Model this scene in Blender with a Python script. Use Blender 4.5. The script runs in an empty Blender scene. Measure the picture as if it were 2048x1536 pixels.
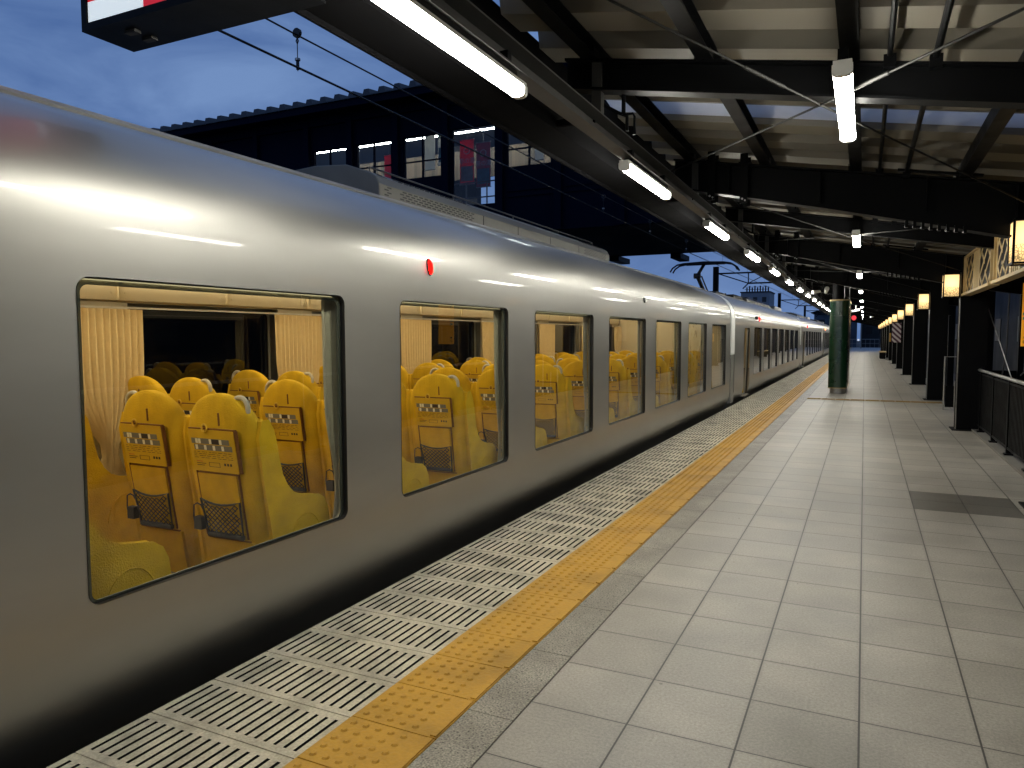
import bpy, math, random
from mathutils import Matrix, Vector
R = math.radians
random.seed(7)
S = bpy.context.scene
COL = S.collection

# ------------------------------------------------------------------ camera
F, YAW, PITCH, ROLL = 1457.09, 0.4499, 0.0656, -0.0017
fw = Vector((-math.sin(YAW)*math.cos(PITCH), math.cos(YAW)*math.cos(PITCH), -math.sin(PITCH)))
rt = Vector((math.cos(YAW), math.sin(YAW), 0))
up = rt.cross(fw)
r2 = rt*math.cos(ROLL)+up*math.sin(ROLL)
u2 = -rt*math.sin(ROLL)+up*math.cos(ROLL)
cd = bpy.data.cameras.new('camera')
cd.sensor_width = 36; cd.lens = 36*F/2048
cd.clip_start = 0.05; cd.clip_end = 1500
cam = bpy.data.objects.new('camera', cd); COL.objects.link(cam)
M = Matrix.Identity(4)
for i in range(3):
    M[i][0] = r2[i]; M[i][1] = u2[i]; M[i][2] = -fw[i]
M[0][3], M[1][3], M[2][3] = 0, 0, 1.45
cam.matrix_world = M
S.camera = cam

# ------------------------------------------------------------------ world: dusk sky
W = bpy.data.worlds.new('World'); S.world = W; W.use_nodes = True
nt = W.node_tree; N = nt.nodes; L = nt.links; N.clear()
out = N.new('ShaderNodeOutputWorld'); bg = N.new('ShaderNodeBackground'); bg2 = N.new('ShaderNodeBackground')
add = N.new('ShaderNodeAddShader')
sky = N.new('ShaderNodeTexSky'); sky.sky_type = 'NISHITA'; sky.sun_disc = False
sky.sun_elevation = R(0.5); sky.sun_rotation = R(200)
bg2.inputs['Strength'].default_value = 0.004
L.new(sky.outputs[0], bg2.inputs['Color'])
tc = N.new('ShaderNodeTexCoord')
mp = N.new('ShaderNodeMapping'); mp.inputs['Scale'].default_value = (1.6, 1.6, 5.0); mp.inputs['Rotation'].default_value = (0.2, 0.15, 0.6)
n1 = N.new('ShaderNodeTexNoise'); n1.inputs['Scale'].default_value = 2.2; n1.inputs['Detail'].default_value = 7; n1.inputs['Roughness'].default_value = 0.55
n1.inputs['Distortion'].default_value = 0.6
cr = N.new('ShaderNodeValToRGB')
cr.color_ramp.elements[0].position = 0.34; cr.color_ramp.elements[0].color = (0.060, 0.120, 0.29, 1)
cr.color_ramp.elements[1].position = 0.66; cr.color_ramp.elements[1].color = (0.135, 0.225, 0.43, 1)
L.new(tc.outputs['Generated'], mp.inputs['Vector']); L.new(mp.outputs[0], n1.inputs['Vector'])
L.new(n1.outputs['Fac'], cr.inputs[0]); L.new(cr.outputs[0], bg.inputs['Color'])
bg.inputs['Strength'].default_value = 1.2
L.new(bg.outputs[0], add.inputs[0]); L.new(bg2.outputs[0], add.inputs[1]); L.new(add.outputs[0], out.inputs['Surface'])
# the sun has set: only a trace of soft afterglow from its side
sd = bpy.data.lights.new('sun', 'SUN'); sd.energy = 0.02; sd.angle = R(30); sd.color = (1, 0.9, 0.8)
so = bpy.data.objects.new('sun', sd); COL.objects.link(so); so.rotation_euler = (R(80), 0, R(-160))
S.view_settings.view_transform = 'Standard'; S.view_settings.look = 'None'
S.view_settings.exposure = 0.0; S.view_settings.gamma = 1.0
S.cycles.max_bounces = 8; S.cycles.diffuse_bounces = 4; S.cycles.glossy_bounces = 4; S.cycles.transparent_max_bounces = 16
S.cycles.sample_clamp_indirect = 6.0
S.cycles.caustics_reflective = False; S.cycles.caustics_refractive = False
S.cycles.use_denoising = True

# ------------------------------------------------------------------ materials
def mat(name, col, rough=0.5, metal=0.0, noise=0.0, nscale=8.0, bump=0.0, bscale=60.0, coat=0.0, emit=None, es=0.0, spec=0.5, nstretch=(1, 1, 1)):
    m = bpy.data.materials.new(name); m.use_nodes = True
    t = m.node_tree; n = t.nodes; l = t.links
    b = n['Principled BSDF']
    b.inputs['Base Color'].default_value = (*col, 1)
    b.inputs['Roughness'].default_value = rough; b.inputs['Metallic'].default_value = metal
    b.inputs['Specular IOR Level'].default_value = spec
    b.inputs['Coat Weight'].default_value = coat; b.inputs['Coat Roughness'].default_value = 0.08
    if emit:
        b.inputs['Emission Color'].default_value = (*emit, 1); b.inputs['Emission Strength'].default_value = es
    tcn = n.new('ShaderNodeTexCoord')
    if noise:
        mpn = n.new('ShaderNodeMapping'); mpn.inputs['Scale'].default_value = nstretch
        l.new(tcn.outputs['Object'], mpn.inputs['Vector'])
        nn = n.new('ShaderNodeTexNoise'); nn.inputs['Scale'].default_value = nscale; nn.inputs['Detail'].default_value = 5
        l.new(mpn.outputs[0], nn.inputs['Vector'])
        mr = n.new('ShaderNodeMapRange'); mr.inputs['From Min'].default_value = 0.3; mr.inputs['From Max'].default_value = 0.7
        mr.inputs['To Min'].default_value = 1-noise; mr.inputs['To Max'].default_value = 1+noise
        l.new(nn.outputs['Fac'], mr.inputs['Value'])
        mx = n.new('ShaderNodeVectorMath'); mx.operation = 'SCALE'; mx.inputs[0].default_value = col
        l.new(mr.outputs[0], mx.inputs['Scale']); l.new(mx.outputs[0], b.inputs['Base Color'])
        mr2 = n.new('ShaderNodeMapRange'); mr2.inputs['From Min'].default_value = 0.3; mr2.inputs['From Max'].default_value = 0.7
        mr2.inputs['To Min'].default_value = max(0.02, rough*(1-noise*0.6)); mr2.inputs['To Max'].default_value = min(1, rough*(1+noise*0.6))
        l.new(nn.outputs['Fac'], mr2.inputs['Value']); l.new(mr2.outputs[0], b.inputs['Roughness'])
    if bump:
        nb = n.new('ShaderNodeTexNoise'); nb.inputs['Scale'].default_value = bscale; nb.inputs['Detail'].default_value = 4
        l.new(tcn.outputs['Object'], nb.inputs['Vector'])
        bp = n.new('ShaderNodeBump'); bp.inputs['Strength'].default_value = bump; bp.inputs['Distance'].default_value = 0.01
        l.new(nb.outputs['Fac'], bp.inputs['Height']); l.new(bp.outputs[0], b.inputs['Normal'])
    return m

def emis(name, col, s):
    m = bpy.data.materials.new(name); m.use_nodes = True
    t = m.node_tree; n = t.nodes; l = t.links; n.clear()
    o = n.new('ShaderNodeOutputMaterial'); e = n.new('ShaderNodeEmission')
    e.inputs[0].default_value = (*col, 1); e.inputs[1].default_value = s
    l.new(e.outputs[0], o.inputs[0]); return m

def glass(name, tint=(0.9, 0.93, 0.9), boost=1.5, rough=0.0):
    m = bpy.data.materials.new(name); m.use_nodes = True
    t = m.node_tree; n = t.nodes; l = t.links; n.clear()
    o = n.new('ShaderNodeOutputMaterial'); tr = n.new('ShaderNodeBsdfTransparent'); g = n.new('ShaderNodeBsdfGlossy')
    tr.inputs[0].default_value = (*tint, 1); g.inputs['Roughness'].default_value = rough; g.inputs[0].default_value = (0.9, 0.9, 0.9, 1)
    f = n.new('ShaderNodeFresnel'); f.inputs[0].default_value = 1.5
    ge = n.new('ShaderNodeNewGeometry'); io = n.new('ShaderNodeMath'); io.operation = 'MULTIPLY_ADD'; io.inputs[1].default_value = 1/1.5-1.5; io.inputs[2].default_value = 1.5
    l.new(ge.outputs['Backfacing'], io.inputs[0]); l.new(io.outputs[0], f.inputs[0])
    mu = n.new('ShaderNodeMath'); mu.operation = 'MULTIPLY'; mu.inputs[1].default_value = boost; mu.use_clamp = True
    mi = n.new('ShaderNodeMixShader')
    l.new(f.outputs[0], mu.inputs[0]); l.new(mu.outputs[0], mi.inputs[0]); l.new(tr.outputs[0], mi.inputs[1]); l.new(g.outputs[0], mi.inputs[2])
    l.new(mi.outputs[0], o.inputs[0]); return m

def stripes(m, axis, scale, lo, hi, width=0.5, coord='Object'):
    """multiply a material's base colour by board-like stripes across one axis"""
    t = m.node_tree; n = t.nodes; l = t.links; b = n['Principled BSDF']
    tcn = n.new('ShaderNodeTexCoord'); sp = n.new('ShaderNodeSeparateXYZ'); l.new(tcn.outputs[coord], sp.inputs[0])
    mu = n.new('ShaderNodeMath'); mu.operation = 'MULTIPLY'; mu.inputs[1].default_value = scale; l.new(sp.outputs[axis], mu.inputs[0])
    fl = n.new('ShaderNodeMath'); fl.operation = 'FLOOR'; l.new(mu.outputs[0], fl.inputs[0])
    wn = n.new('ShaderNodeTexWhiteNoise'); wn.noise_dimensions = '1D'; l.new(fl.outputs[0], wn.inputs['W'])
    mr = n.new('ShaderNodeMapRange'); mr.inputs['To Min'].default_value = lo; mr.inputs['To Max'].default_value = hi; l.new(wn.outputs['Value'], mr.inputs['Value'])
    mx = n.new('ShaderNodeVectorMath'); mx.operation = 'SCALE'; mx.inputs[0].default_value = b.inputs['Base Color'].default_value[:3]
    l.new(mr.outputs[0], mx.inputs['Scale']); l.new(mx.outputs[0], b.inputs['Base Color'])

m_body = mat('brushed_silver', (0.355, 0.348, 0.325), 0.445, 0.84, 0.10, 2.6, 0.0, nstretch=(1, .25, 1), coat=0.45)
def _body_wave():
    n = m_body.node_tree.nodes; l = m_body.node_tree.links
    t = n.new('ShaderNodeTexCoord'); nb = n.new('ShaderNodeTexNoise'); nb.inputs['Scale'].default_value = 1.3; nb.inputs['Detail'].default_value = 1
    l.new(t.outputs['Object'], nb.inputs['Vector'])
    bp = n.new('ShaderNodeBump'); bp.inputs['Strength'].default_value = 0.25; bp.inputs['Distance'].default_value = 0.02
    l.new(nb.outputs['Fac'], bp.inputs['Height']); l.new(bp.outputs[0], n['Principled BSDF'].inputs['Normal'])
_body_wave()
m_roofgrey = mat('roof_grey', (0.22, 0.22, 0.22), 0.5, 0.3, 0.15, 3)
m_under = mat('under_black', (0.012, 0.012, 0.012), 0.7)
m_gasket = mat('gasket_black', (0.008, 0.008, 0.008), 0.35)
m_reveal = mat('reveal_grey', (0.22, 0.22, 0.19), 0.5)
m_glass = glass('window_glass')
m_farglass = glass('far_window_glass', (0.16, 0.17, 0.18), 1.7)
m_frit = glass('glass_dot_border', (0.16, 0.17, 0.14), 1.2)
def _frit():
    n = m_frit.node_tree.nodes; l = m_frit.node_tree.links; o = [q for q in n if q.type == 'OUTPUT_MATERIAL'][0]; src = o.inputs[0].links[0].from_socket
    d = n.new('ShaderNodeBsdfDiffuse'); d.inputs[0].default_value = (.075, .08, .068, 1); mi = n.new('ShaderNodeMixShader'); mi.inputs[0].default_value = .72
    l.new(src, mi.inputs[1]); l.new(d.outputs[0], mi.inputs[2]); l.new(mi.outputs[0], o.inputs[0])
_frit()
m_lining = mat('cream_lining', (0.62, 0.54, 0.38), 0.45, 0, 0.04, 3)
m_carfloor = mat('car_floor', (0.06, 0.045, 0.03), 0.5, 0, 0.2, 12)
m_rail = mat('pale_rail', (0.75, 0.72, 0.65), 0.3, 0.4)
m_strip = emis('warm_strip', (1.0, 0.83, 0.55), 14.0)
m_strip2 = emis('warm_strip_far', (1.0, 0.78, 0.45), 3.0)
m_seat = mat('yellow_felt', (0.56, 0.35, 0.015), 0.92, 0, 0.15, 9, 0.45, 140, spec=0.2)
m_seatpanel = mat('yellow_vinyl', (0.55, 0.345, 0.014), 0.6, 0, 0.05, 10, 0.1, 120)
m_seatdark = mat('seat_seam', (0.16, 0.06, 0.008), 0.8)
m_seatcush = mat('seat_cushion', (0.60, 0.40, 0.03), 0.9, 0, 0.12, 20, 0.4, 160)
m_net = mat('pocket_net', (0.022, 0.024, 0.028), 0.7)
m_grip = mat('grip_beige', (0.42, 0.38, 0.30), 0.6)
m_lbl = mat('label_grey', (0.16, 0.15, 0.14), 0.6)
m_lblw = mat('label_white', (0.75, 0.72, 0.62), 0.6)
m_lblk = mat('label_ink', (0.03, 0.02, 0.02), 0.6)
m_lblr = mat('label_red', (0.45, 0.05, 0.03), 0.6)
m_curtain = mat('curtain_beige', (0.60, 0.46, 0.24), 0.85, 0, 0.05, 30, 0.15, 300)
m_curtain2 = mat('curtain_grey', (0.34, 0.31, 0.22), 0.85, 0, 0.05, 30)  # greyer, darker tone for the near-window curtains
m_steel = mat('black_steel', (0.0028, 0.003, 0.0035), 0.5, 0, 0.15, 6, 0.05, 30, spec=.08)
m_steel2 = mat('grey_steel', (0.05, 0.049, 0.046), 0.45, 0.2, 0.12, 8)
m_rod = mat('dark_rod', (0.006, 0.006, 0.005), 0.6, 0.0, spec=.12)
m_gut = mat('gutter_black', (0.0035, 0.0035, 0.004), 0.9, 0, .1, 6, spec=.04)
m_galv = mat('galvanised', (0.35, 0.35, 0.34), 0.4, 0.8, 0.15, 20)
m_sheet = mat('cream_roof_sheet', (0.135, 0.122, 0.095), 0.6, 0, 0.10, 1.5, 0.03, 8)
m_sheettop = mat('roof_top', (0.035, 0.04, 0.048), 0.5, 0.3, 0.15, 3)
m_lamp = emis('lamp_white', (1.0, 0.97, 0.86), 84.0)
m_cap = mat('lamp_cap', (0.72, 0.72, 0.68), 0.4)
m_lant = bpy.data.materials.new('lantern_paper')
m_wood = mat('pale_wood', (0.52, 0.38, 0.18), 0.55, 0, 0.15, 5, 0.05, 40)
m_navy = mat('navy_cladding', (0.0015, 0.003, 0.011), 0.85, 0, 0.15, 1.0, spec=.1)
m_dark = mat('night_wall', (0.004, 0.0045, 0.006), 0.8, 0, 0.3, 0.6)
m_wire = mat('cable_black', (0.01, 0.01, 0.011), 0.5, 0.2)
m_white = mat('white_paint', (0.75, 0.76, 0.75), 0.4)
m_red = mat('sign_red_face', (0.6, 0.02, 0.025), 0.4, emit=(0.75, 0.015, 0.03), es=0.5)
m_signw = mat('sign_white_face', (0.75, 0.78, 0.78), 0.4, emit=(0.7, 0.78, 0.8), es=0.75)
m_redlamp = emis('red_glow', (1.0, 0.0015, 0.001), 14.0)
m_orange = emis('orange_glow', (1.0, 0.25, 0.05), 22.0)
m_green = mat('green_enamel', (0.006, 0.036, 0.014), 0.28, 0, 0.1, 4, 0.02, 20, coat=0.5)
m_brownp = mat('brown_poster', (0.10, 0.065, 0.035), 0.25, 0, 0.5, 5, nstretch=(1, 1, .4))
m_conc = mat('concrete', (0.16, 0.15, 0.13), 0.8, 0, 0.2, 3, 0.2, 40)
m_ballast = mat('ballast', (0.05, 0.045, 0.04), 0.95, 0, 0.4, 14, 1.0, 30)

def _lantern():
    m = m_lant; m.use_nodes = True; t = m.node_tree; n = t.nodes; l = t.links; n.clear()
    o = n.new('ShaderNodeOutputMaterial'); e = n.new('ShaderNodeEmission')
    tcn = n.new('ShaderNodeTexCoord')
    sp = n.new('ShaderNodeSeparateXYZ'); l.new(tcn.outputs['Object'], sp.inputs[0])
    # printed fret pattern on the lower half of the paper
    vo = n.new('ShaderNodeTexVoronoi'); vo.feature = 'DISTANCE_TO_EDGE'; vo.inputs['Scale'].default_value = 42
    l.new(tcn.outputs['Object'], vo.inputs['Vector'])
    lt = n.new('ShaderNodeMath'); lt.operation = 'LESS_THAN'; lt.inputs[1].default_value = 0.10; l.new(vo.outputs['Distance'], lt.inputs[0])
    lz = n.new('ShaderNodeMath'); lz.operation = 'LESS_THAN'; lz.inputs[1].default_value = -0.02; l.new(sp.outputs[2], lz.inputs[0])
    an = n.new('ShaderNodeMath'); an.operation = 'MULTIPLY'; l.new(lt.outputs[0], an.inputs[0]); l.new(lz.outputs[0], an.inputs[1])
    # no bulb inside: its glow is painted into the emission, brightest near the centre
    ln = n.new('ShaderNodeVectorMath'); ln.operation = 'DISTANCE'; ln.inputs[1].default_value = (0, 0, 0.03); l.new(tcn.outputs['Object'], ln.inputs[0])
    mr = n.new('ShaderNodeMapRange'); mr.inputs['From Min'].default_value = 0.09; mr.inputs['From Max'].default_value = 0.21
    mr.inputs['To Min'].default_value = 2.6; mr.inputs['To Max'].default_value = 0.95; l.new(ln.outputs['Value'], mr.inputs['Value'])
    mr3 = n.new('ShaderNodeMapRange'); mr3.inputs['To Min'].default_value = 1; mr3.inputs['To Max'].default_value = 0.42; l.new(an.outputs[0], mr3.inputs['Value'])
    mu = n.new('ShaderNodeMath'); mu.operation = 'MULTIPLY'; l.new(mr.outputs[0], mu.inputs[0]); l.new(mr3.outputs[0], mu.inputs[1])
    e.inputs[0].default_value = (1.0, 0.66, 0.27, 1); l.new(mu.outputs[0], e.inputs[1]); l.new(e.outputs[0], o.inputs[0])
_lantern()

def tile_mat():
    m = bpy.data.materials.new('platform_tiles'); m.use_nodes = True
    t = m.node_tree; n = t.nodes; l = t.links; b = n['Principled BSDF']
    tcn = n.new('ShaderNodeTexCoord'); sp = n.new('ShaderNodeSeparateXYZ'); l.new(tcn.outputs['Object'], sp.inputs[0])
    def math_(op, a, c=None, cl=False):
        q = n.new('ShaderNodeMath'); q.operation = op; q.use_clamp = cl
        for i, v in enumerate((a, c)):
            if v is None: continue
            if isinstance(v, (int, float)): q.inputs[i].default_value = v
            else: l.new(v, q.inputs[i])
        return q.outputs[0]
    P = 0.3937
    u = math_('DIVIDE', math_('ADD', sp.outputs[0], 1.154), 0.3915)
    v = math_('DIVIDE', math_('SUBTRACT', sp.outputs[1], 2.561), P)
    def edge(w, half):
        f = math_('FRACT', w); d = math_('MINIMUM', f, math_('SUBTRACT', 1.0, f))
        return math_('LESS_THAN', d, half)
    g1 = edge(u, 0.009); g2 = edge(v, 0.0065)
    g = math_('MAXIMUM', g1, g2)
    fu = math_('FLOOR', u); fv = math_('FLOOR', v)
    cb = n.new('ShaderNodeCombineXYZ'); l.new(fu, cb.inputs[0]); l.new(fv, cb.inputs[1])
    wn = n.new('ShaderNodeTexWhiteNoise'); wn.noise_dimensions = '2D'; l.new(cb.outputs[0], wn.inputs['Vector'])
    mr = n.new('ShaderNodeMapRange'); mr.inputs['To Min'].default_value = 0.90; mr.inputs['To Max'].default_value = 1.07; l.new(wn.outputs['Value'], mr.inputs['Value'])
    ns = n.new('ShaderNodeTexNoise'); ns.inputs['Scale'].default_value = 85; ns.inputs['Detail'].default_value = 6; ns.inputs['Roughness'].default_value = .85; l.new(tcn.outputs['Object'], ns.inputs['Vector'])
    m1 = n.new('ShaderNodeMapRange'); m1.inputs['From Min'].default_value = .3; m1.inputs['From Max'].default_value = .7; m1.inputs['To Min'].default_value = 0.60; m1.inputs['To Max'].default_value = 1.36; l.new(ns.outputs['Fac'], m1.inputs['Value'])
    nl = n.new('ShaderNodeTexNoise'); nl.inputs['Scale'].default_value = 2.1; nl.inputs['Detail'].default_value = 6; l.new(tcn.outputs['Object'], nl.inputs['Vector'])
    m2 = n.new('ShaderNodeMapRange'); m2.inputs['From Min'].default_value = .3; m2.inputs['From Max'].default_value = .7; m2.inputs['To Min'].default_value = 0.76; m2.inputs['To Max'].default_value = 1.16; l.new(nl.outputs['Fac'], m2.inputs['Value'])
    # scuffs: thin dark specks
    sc = n.new('ShaderNodeTexNoise'); sc.inputs['Scale'].default_value = 34; sc.inputs['Detail'].default_value = 3; sc.inputs['Distortion'].default_value = 3.5
    l.new(tcn.outputs['Object'], sc.inputs['Vector'])
    s1 = n.new('ShaderNodeMapRange'); s1.inputs['From Min'].default_value = .74; s1.inputs['From Max'].default_value = .80; s1.inputs['To Min'].default_value = 1; s1.inputs['To Max'].default_value = .6; l.new(sc.outputs['Fac'], s1.inputs['Value'])
    # two newer dark tiles
    dk = math_('MULTIPLY', math_('MULTIPLY', math_('GREATER_THAN', sp.outputs[0], 0.412), math_('LESS_THAN', sp.outputs[0], 1.196)),
               math_('MULTIPLY', math_('GREATER_THAN', sp.outputs[1], 6.891), math_('LESS_THAN', sp.outputs[1], 7.679)))
    dkf = math_('SUBTRACT', 1.0, math_('MULTIPLY', dk, 0.62))
    k = math_('MULTIPLY', math_('MULTIPLY', mr.outputs[0], m1.outputs[0]), math_('MULTIPLY', m2.outputs[0], math_('MULTIPLY', s1.outputs[0], dkf)))
    gr = math_('SUBTRACT', 1.0, math_('MULTIPLY', g, 0.82))
    k = math_('MULTIPLY', k, gr)
    vs_ = n.new('ShaderNodeTexVoronoi'); vs_.inputs['Scale'].default_value = 7.0; l.new(tcn.outputs['Object'], vs_.inputs['Vector'])
    sz_ = n.new('ShaderNodeMath'); sz_.operation = 'MULTIPLY'; sz_.inputs[1].default_value = .055
    sc2 = n.new('ShaderNodeSeparateColor'); l.new(vs_.outputs['Color'], sc2.inputs[0]); l.new(sc2.outputs[0], sz_.inputs[0])
    spk = math_('LESS_THAN', vs_.outputs['Distance'], sz_.outputs[0])
    k = math_('MULTIPLY', k, math_('SUBTRACT', 1.0, math_('MULTIPLY', spk, 0.45)))
    def soft(w, wd):      # grime gathered beside the joints
        f = math_('FRACT', w); d = math_('MINIMUM', f, math_('SUBTRACT', 1.0, f))
        return math_('MULTIPLY', math_('SUBTRACT', 1.0, math_('DIVIDE', d, wd), cl=True), 1.0)
    gm = math_('MULTIPLY', math_('MAXIMUM', soft(u, .05), soft(v, .04)), math_('MULTIPLY', nl.outputs['Fac'], 0.34))
    k = math_('MULTIPLY', k, math_('SUBTRACT', 1.0, gm))
    mx = n.new('ShaderNodeVectorMath'); mx.operation = 'SCALE'; mx.inputs[0].default_value = (0.335, 0.312, 0.270); l.new(k, mx.inputs['Scale'])
    l.new(mx.outputs[0], b.inputs['Base Color'])
    rr = n.new('ShaderNodeMapRange'); rr.inputs['From Min'].default_value = .3; rr.inputs['From Max'].default_value = .7; rr.inputs['To Min'].default_value = .36; rr.inputs['To Max'].default_value = .52; l.new(nl.outputs['Fac'], rr.inputs['Value'])
    l.new(rr.outputs[0], b.inputs['Roughness'])
    h = math_('SUBTRACT', math_('MULTIPLY', ns.outputs['Fac'], 0.07), math_('MULTIPLY', g, 1.0))
    bp = n.new('ShaderNodeBump'); bp.inputs['Strength'].default_value = 0.35; bp.inputs['Distance'].default_value = 0.003
    l.new(h, bp.inputs['Height']); l.new(bp.outputs[0], b.inputs['Normal'])
    return m
m_tiles = tile_mat()
def stained(name, col, rough, stain, sscale, fine=0.15, fscale=120, bump=.3):
    m = mat(name, col, rough, 0, fine, fscale, bump, fscale)
    t = m.node_tree; n = t.nodes; l = t.links; b = n['Principled BSDF']
    src = b.inputs['Base Color'].links[0].from_socket
    tcn = n.new('ShaderNodeTexCoord'); nn = n.new('ShaderNodeTexNoise'); nn.inputs['Scale'].default_value = sscale; nn.inputs['Detail'].default_value = 7; nn.inputs['Roughness'].default_value = .6
    l.new(tcn.outputs['Object'], nn.inputs['Vector'])
    mr = n.new('ShaderNodeMapRange'); mr.inputs['From Min'].default_value = .44; mr.inputs['From Max'].default_value = .72; mr.inputs['To Min'].default_value = 1; mr.inputs['To Max'].default_value = 1-stain
    l.new(nn.outputs['Fac'], mr.inputs['Value'])
    mx = n.new('ShaderNodeVectorMath'); mx.operation = 'SCALE'; l.new(src, mx.inputs[0]); l.new(mr.outputs[0], mx.inputs['Scale']); l.new(mx.outputs[0], b.inputs['Base Color'])
    return m
m_block = stained('white_concrete_block', (0.52, 0.475, 0.37), 0.6, 0.62, 4.2, .22, 90)
m_slot = mat('slot_black', (0.006, 0.006, 0.006), 0.9, spec=.1)  # near-black floors and walls of the edge-block slots
m_tact = stained('tactile_yellow', (0.50, 0.27, 0.022), 0.5, 0.35, 3.0, 0.07, 60)
m_tact2 = stained('tactile_yellow_faded', (0.34, 0.215, 0.06), 0.55, 0.3, 3.0, 0.07, 60)
m_granite = stained('granite_band', (0.20, 0.185, 0.155), 0.42, -0.6, 2.6, 0.75, 120, .2)

# ------------------------------------------------------------------ mesh builder
WL = {}   # world location of roots
class MB:
    def __init__(s): s.v = []; s.f = []; s.m = []; s.n = None
    def add(s, vs, fs, mi=0):
        o = len(s.v); s.v += [tuple(v) for v in vs]
        for f in fs: s.f.append(tuple(i+o for i in f)); s.m.append(mi)
    def quad(s, a, b, c, d, mi=0): s.add([a, b, c, d], [(0, 1, 2, 3)], mi)
    def box(s, x0, x1, y0, y1, z0, z1, mi=0):
        if x0 > x1: x0, x1 = x1, x0
        if y0 > y1: y0, y1 = y1, y0
        v = [(x, y, z) for x in (x0, x1) for y in (y0, y1) for z in (z0, z1)]
        s.add(v, [(0, 1, 3, 2), (4, 6, 7, 5), (0, 4, 5, 1), (2, 3, 7, 6), (0, 2, 6, 4), (1, 5, 7, 3)], mi)
    def bar(s, a, b, w, h, mi=0, upv=(0, 0, 1)):
        a = Vector(a); b = Vector(b); d = (b-a).normalized(); U = Vector(upv)
        sd_ = d.cross(U)
        if sd_.length < 1e-4: sd_ = d.cross(Vector((1, 0, 0)))
        sd_.normalize(); U = sd_.cross(d)
        vs = [p+sd_*i*w/2+U*j*h/2 for p in (a, b) for i, j in ((-1, -1), (1, -1), (1, 1), (-1, 1))]
        s.add(vs, [(3, 2, 1, 0), (4, 5, 6, 7), (0, 1, 5, 4), (1, 2, 6, 5), (2, 3, 7, 6), (3, 0, 4, 7)], mi)
    def tube(s, pts, r, n=8, mi=0, closed=False):
        pts = [Vector(p) for p in pts]; k = len(pts); rings = []; prev = None
        rr = r if isinstance(r, (list, tuple)) else [r]*k
        for i, p in enumerate(pts):
            a = pts[(i-1) % k] if (closed or i > 0) else p
            b = pts[(i+1) % k] if (closed or i < k-1) else p
            d = (b-a).normalized()
            if prev is None:
                x = d.cross(Vector((0, 0, 1)))
                if x.length < 1e-3: x = d.cross(Vector((1, 0, 0)))
            else: x = prev-d*prev.dot(d)
            x.normalize(); prev = x; y = d.cross(x)
            rings.append([p+(x*math.cos(2*math.pi*j/n)+y*math.sin(2*math.pi*j/n))*rr[i] for j in range(n)])
        vs = [q for g in rings for q in g]; fs = []
        for i in range(k if closed else k-1):
            for j in range(n):
                a = i*n+j; b = i*n+(j+1) % n; i2 = (i+1) % k
                fs.append((a, b, i2*n+(j+1) % n, i2*n+j))
        if not closed: fs += [tuple(range(n))[::-1], tuple((k-1)*n+j for j in range(n))]
        s.add(vs, fs, mi)
    def prism(s, poly, axis, a0, a1, mi=0):
        def P(p, a):
            return {'x': (a, p[0], p[1]), 'y': (p[0], a, p[1]), 'z': (p[0], p[1], a)}[axis]
        k = len(poly); vs = [P(p, a0) for p in poly]+[P(p, a1) for p in poly]
        s.add(vs, [tuple(range(k))[::-1], tuple(range(k, 2*k))]+[(i, (i+1) % k, k+(i+1) % k, k+i) for i in range(k)], mi)
    def loft(s, rings, mi=0, cap=True):
        n = len(rings[0]); vs = [q for g in rings for q in g]; fs = []
        for i in range(len(rings)-1):
            for j in range(n):
                fs.append((i*n+j, i*n+(j+1) % n, (i+1)*n+(j+1) % n, (i+1)*n+j))
        if cap: fs += [tuple(range(n))[::-1], tuple((len(rings)-1)*n+j for j in range(n))]
        s.add(vs, fs, mi)
    def build(s, name, mats, parent=None, smooth=False, bevel=0.0, world=True, loc=None, normals=None):
        if not isinstance(mats, (list, tuple)): mats = [mats]
        me = bpy.data.meshes.new(name)
        off = Vector(WL.get(parent.name, (0, 0, 0))) if (parent and world) else Vector((0, 0, 0))
        o = bpy.data.objects.new(name, me); COL.objects.link(o)
        if parent: o.parent = parent
        elif loc is not None: o.location = loc; off = Vector(loc)
        vs = [(v[0]-off[0], v[1]-off[1], v[2]-off[2]) for v in s.v] if off.length else s.v
        me.from_pydata(vs, [], s.f)
        for m in mats: me.materials.append(m)
        if len(mats) > 1: me.polygons.foreach_set('material_index', s.m)
        me.update()
        if smooth:
            me.shade_smooth(); me.set_sharp_from_angle(angle=R(38))
        if normals is not None:
            me.shade_smooth(); me.normals_split_custom_set_from_vertices(normals)
        if bevel:
            b = o.modifiers.new('bevel', 'BEVEL'); b.width = bevel; b.segments = 2; b.limit_method = 'ANGLE'; b.angle_limit = R(40)
        WL[o.name] = tuple(off)
        return o

def root(name, label, cat, loc=(0, 0, 0), group=None):
    o = bpy.data.objects.new(name, None); COL.objects.link(o); o.empty_display_size = .2
    o.location = loc; o['label'] = label; o['category'] = cat
    if group: o['group'] = group
    WL[o.name] = tuple(loc); return o
def tag(o, label, cat, group=None):
    o['label'] = label; o['category'] = cat
    if group: o['group'] = group
    return o
def struct(o): o['kind'] = 'structure'; return o
KIDS = {}
def copy_tree(o, parent=None, loc=None, sx=1):
    c = o.copy(); COL.objects.link(c)
    if parent is not None: c.parent = parent
    if loc is not None: c.location = loc
    for ch in list(o.children): copy_tree(ch, c)
    return c
ORD = ['nearest', 'second', 'third', 'fourth', 'fifth', 'sixth', 'seventh', 'eighth', 'ninth', 'tenth', 'eleventh', 'twelfth', 'thirteenth',
       'fourteenth', 'fifteenth', 'sixteenth', 'seventeenth', 'eighteenth', 'nineteenth', 'twentieth', 'twenty-first', 'twenty-second',
       'twenty-third', 'twenty-fourth', 'twenty-fifth', 'twenty-sixth', 'twenty-seventh']
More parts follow.
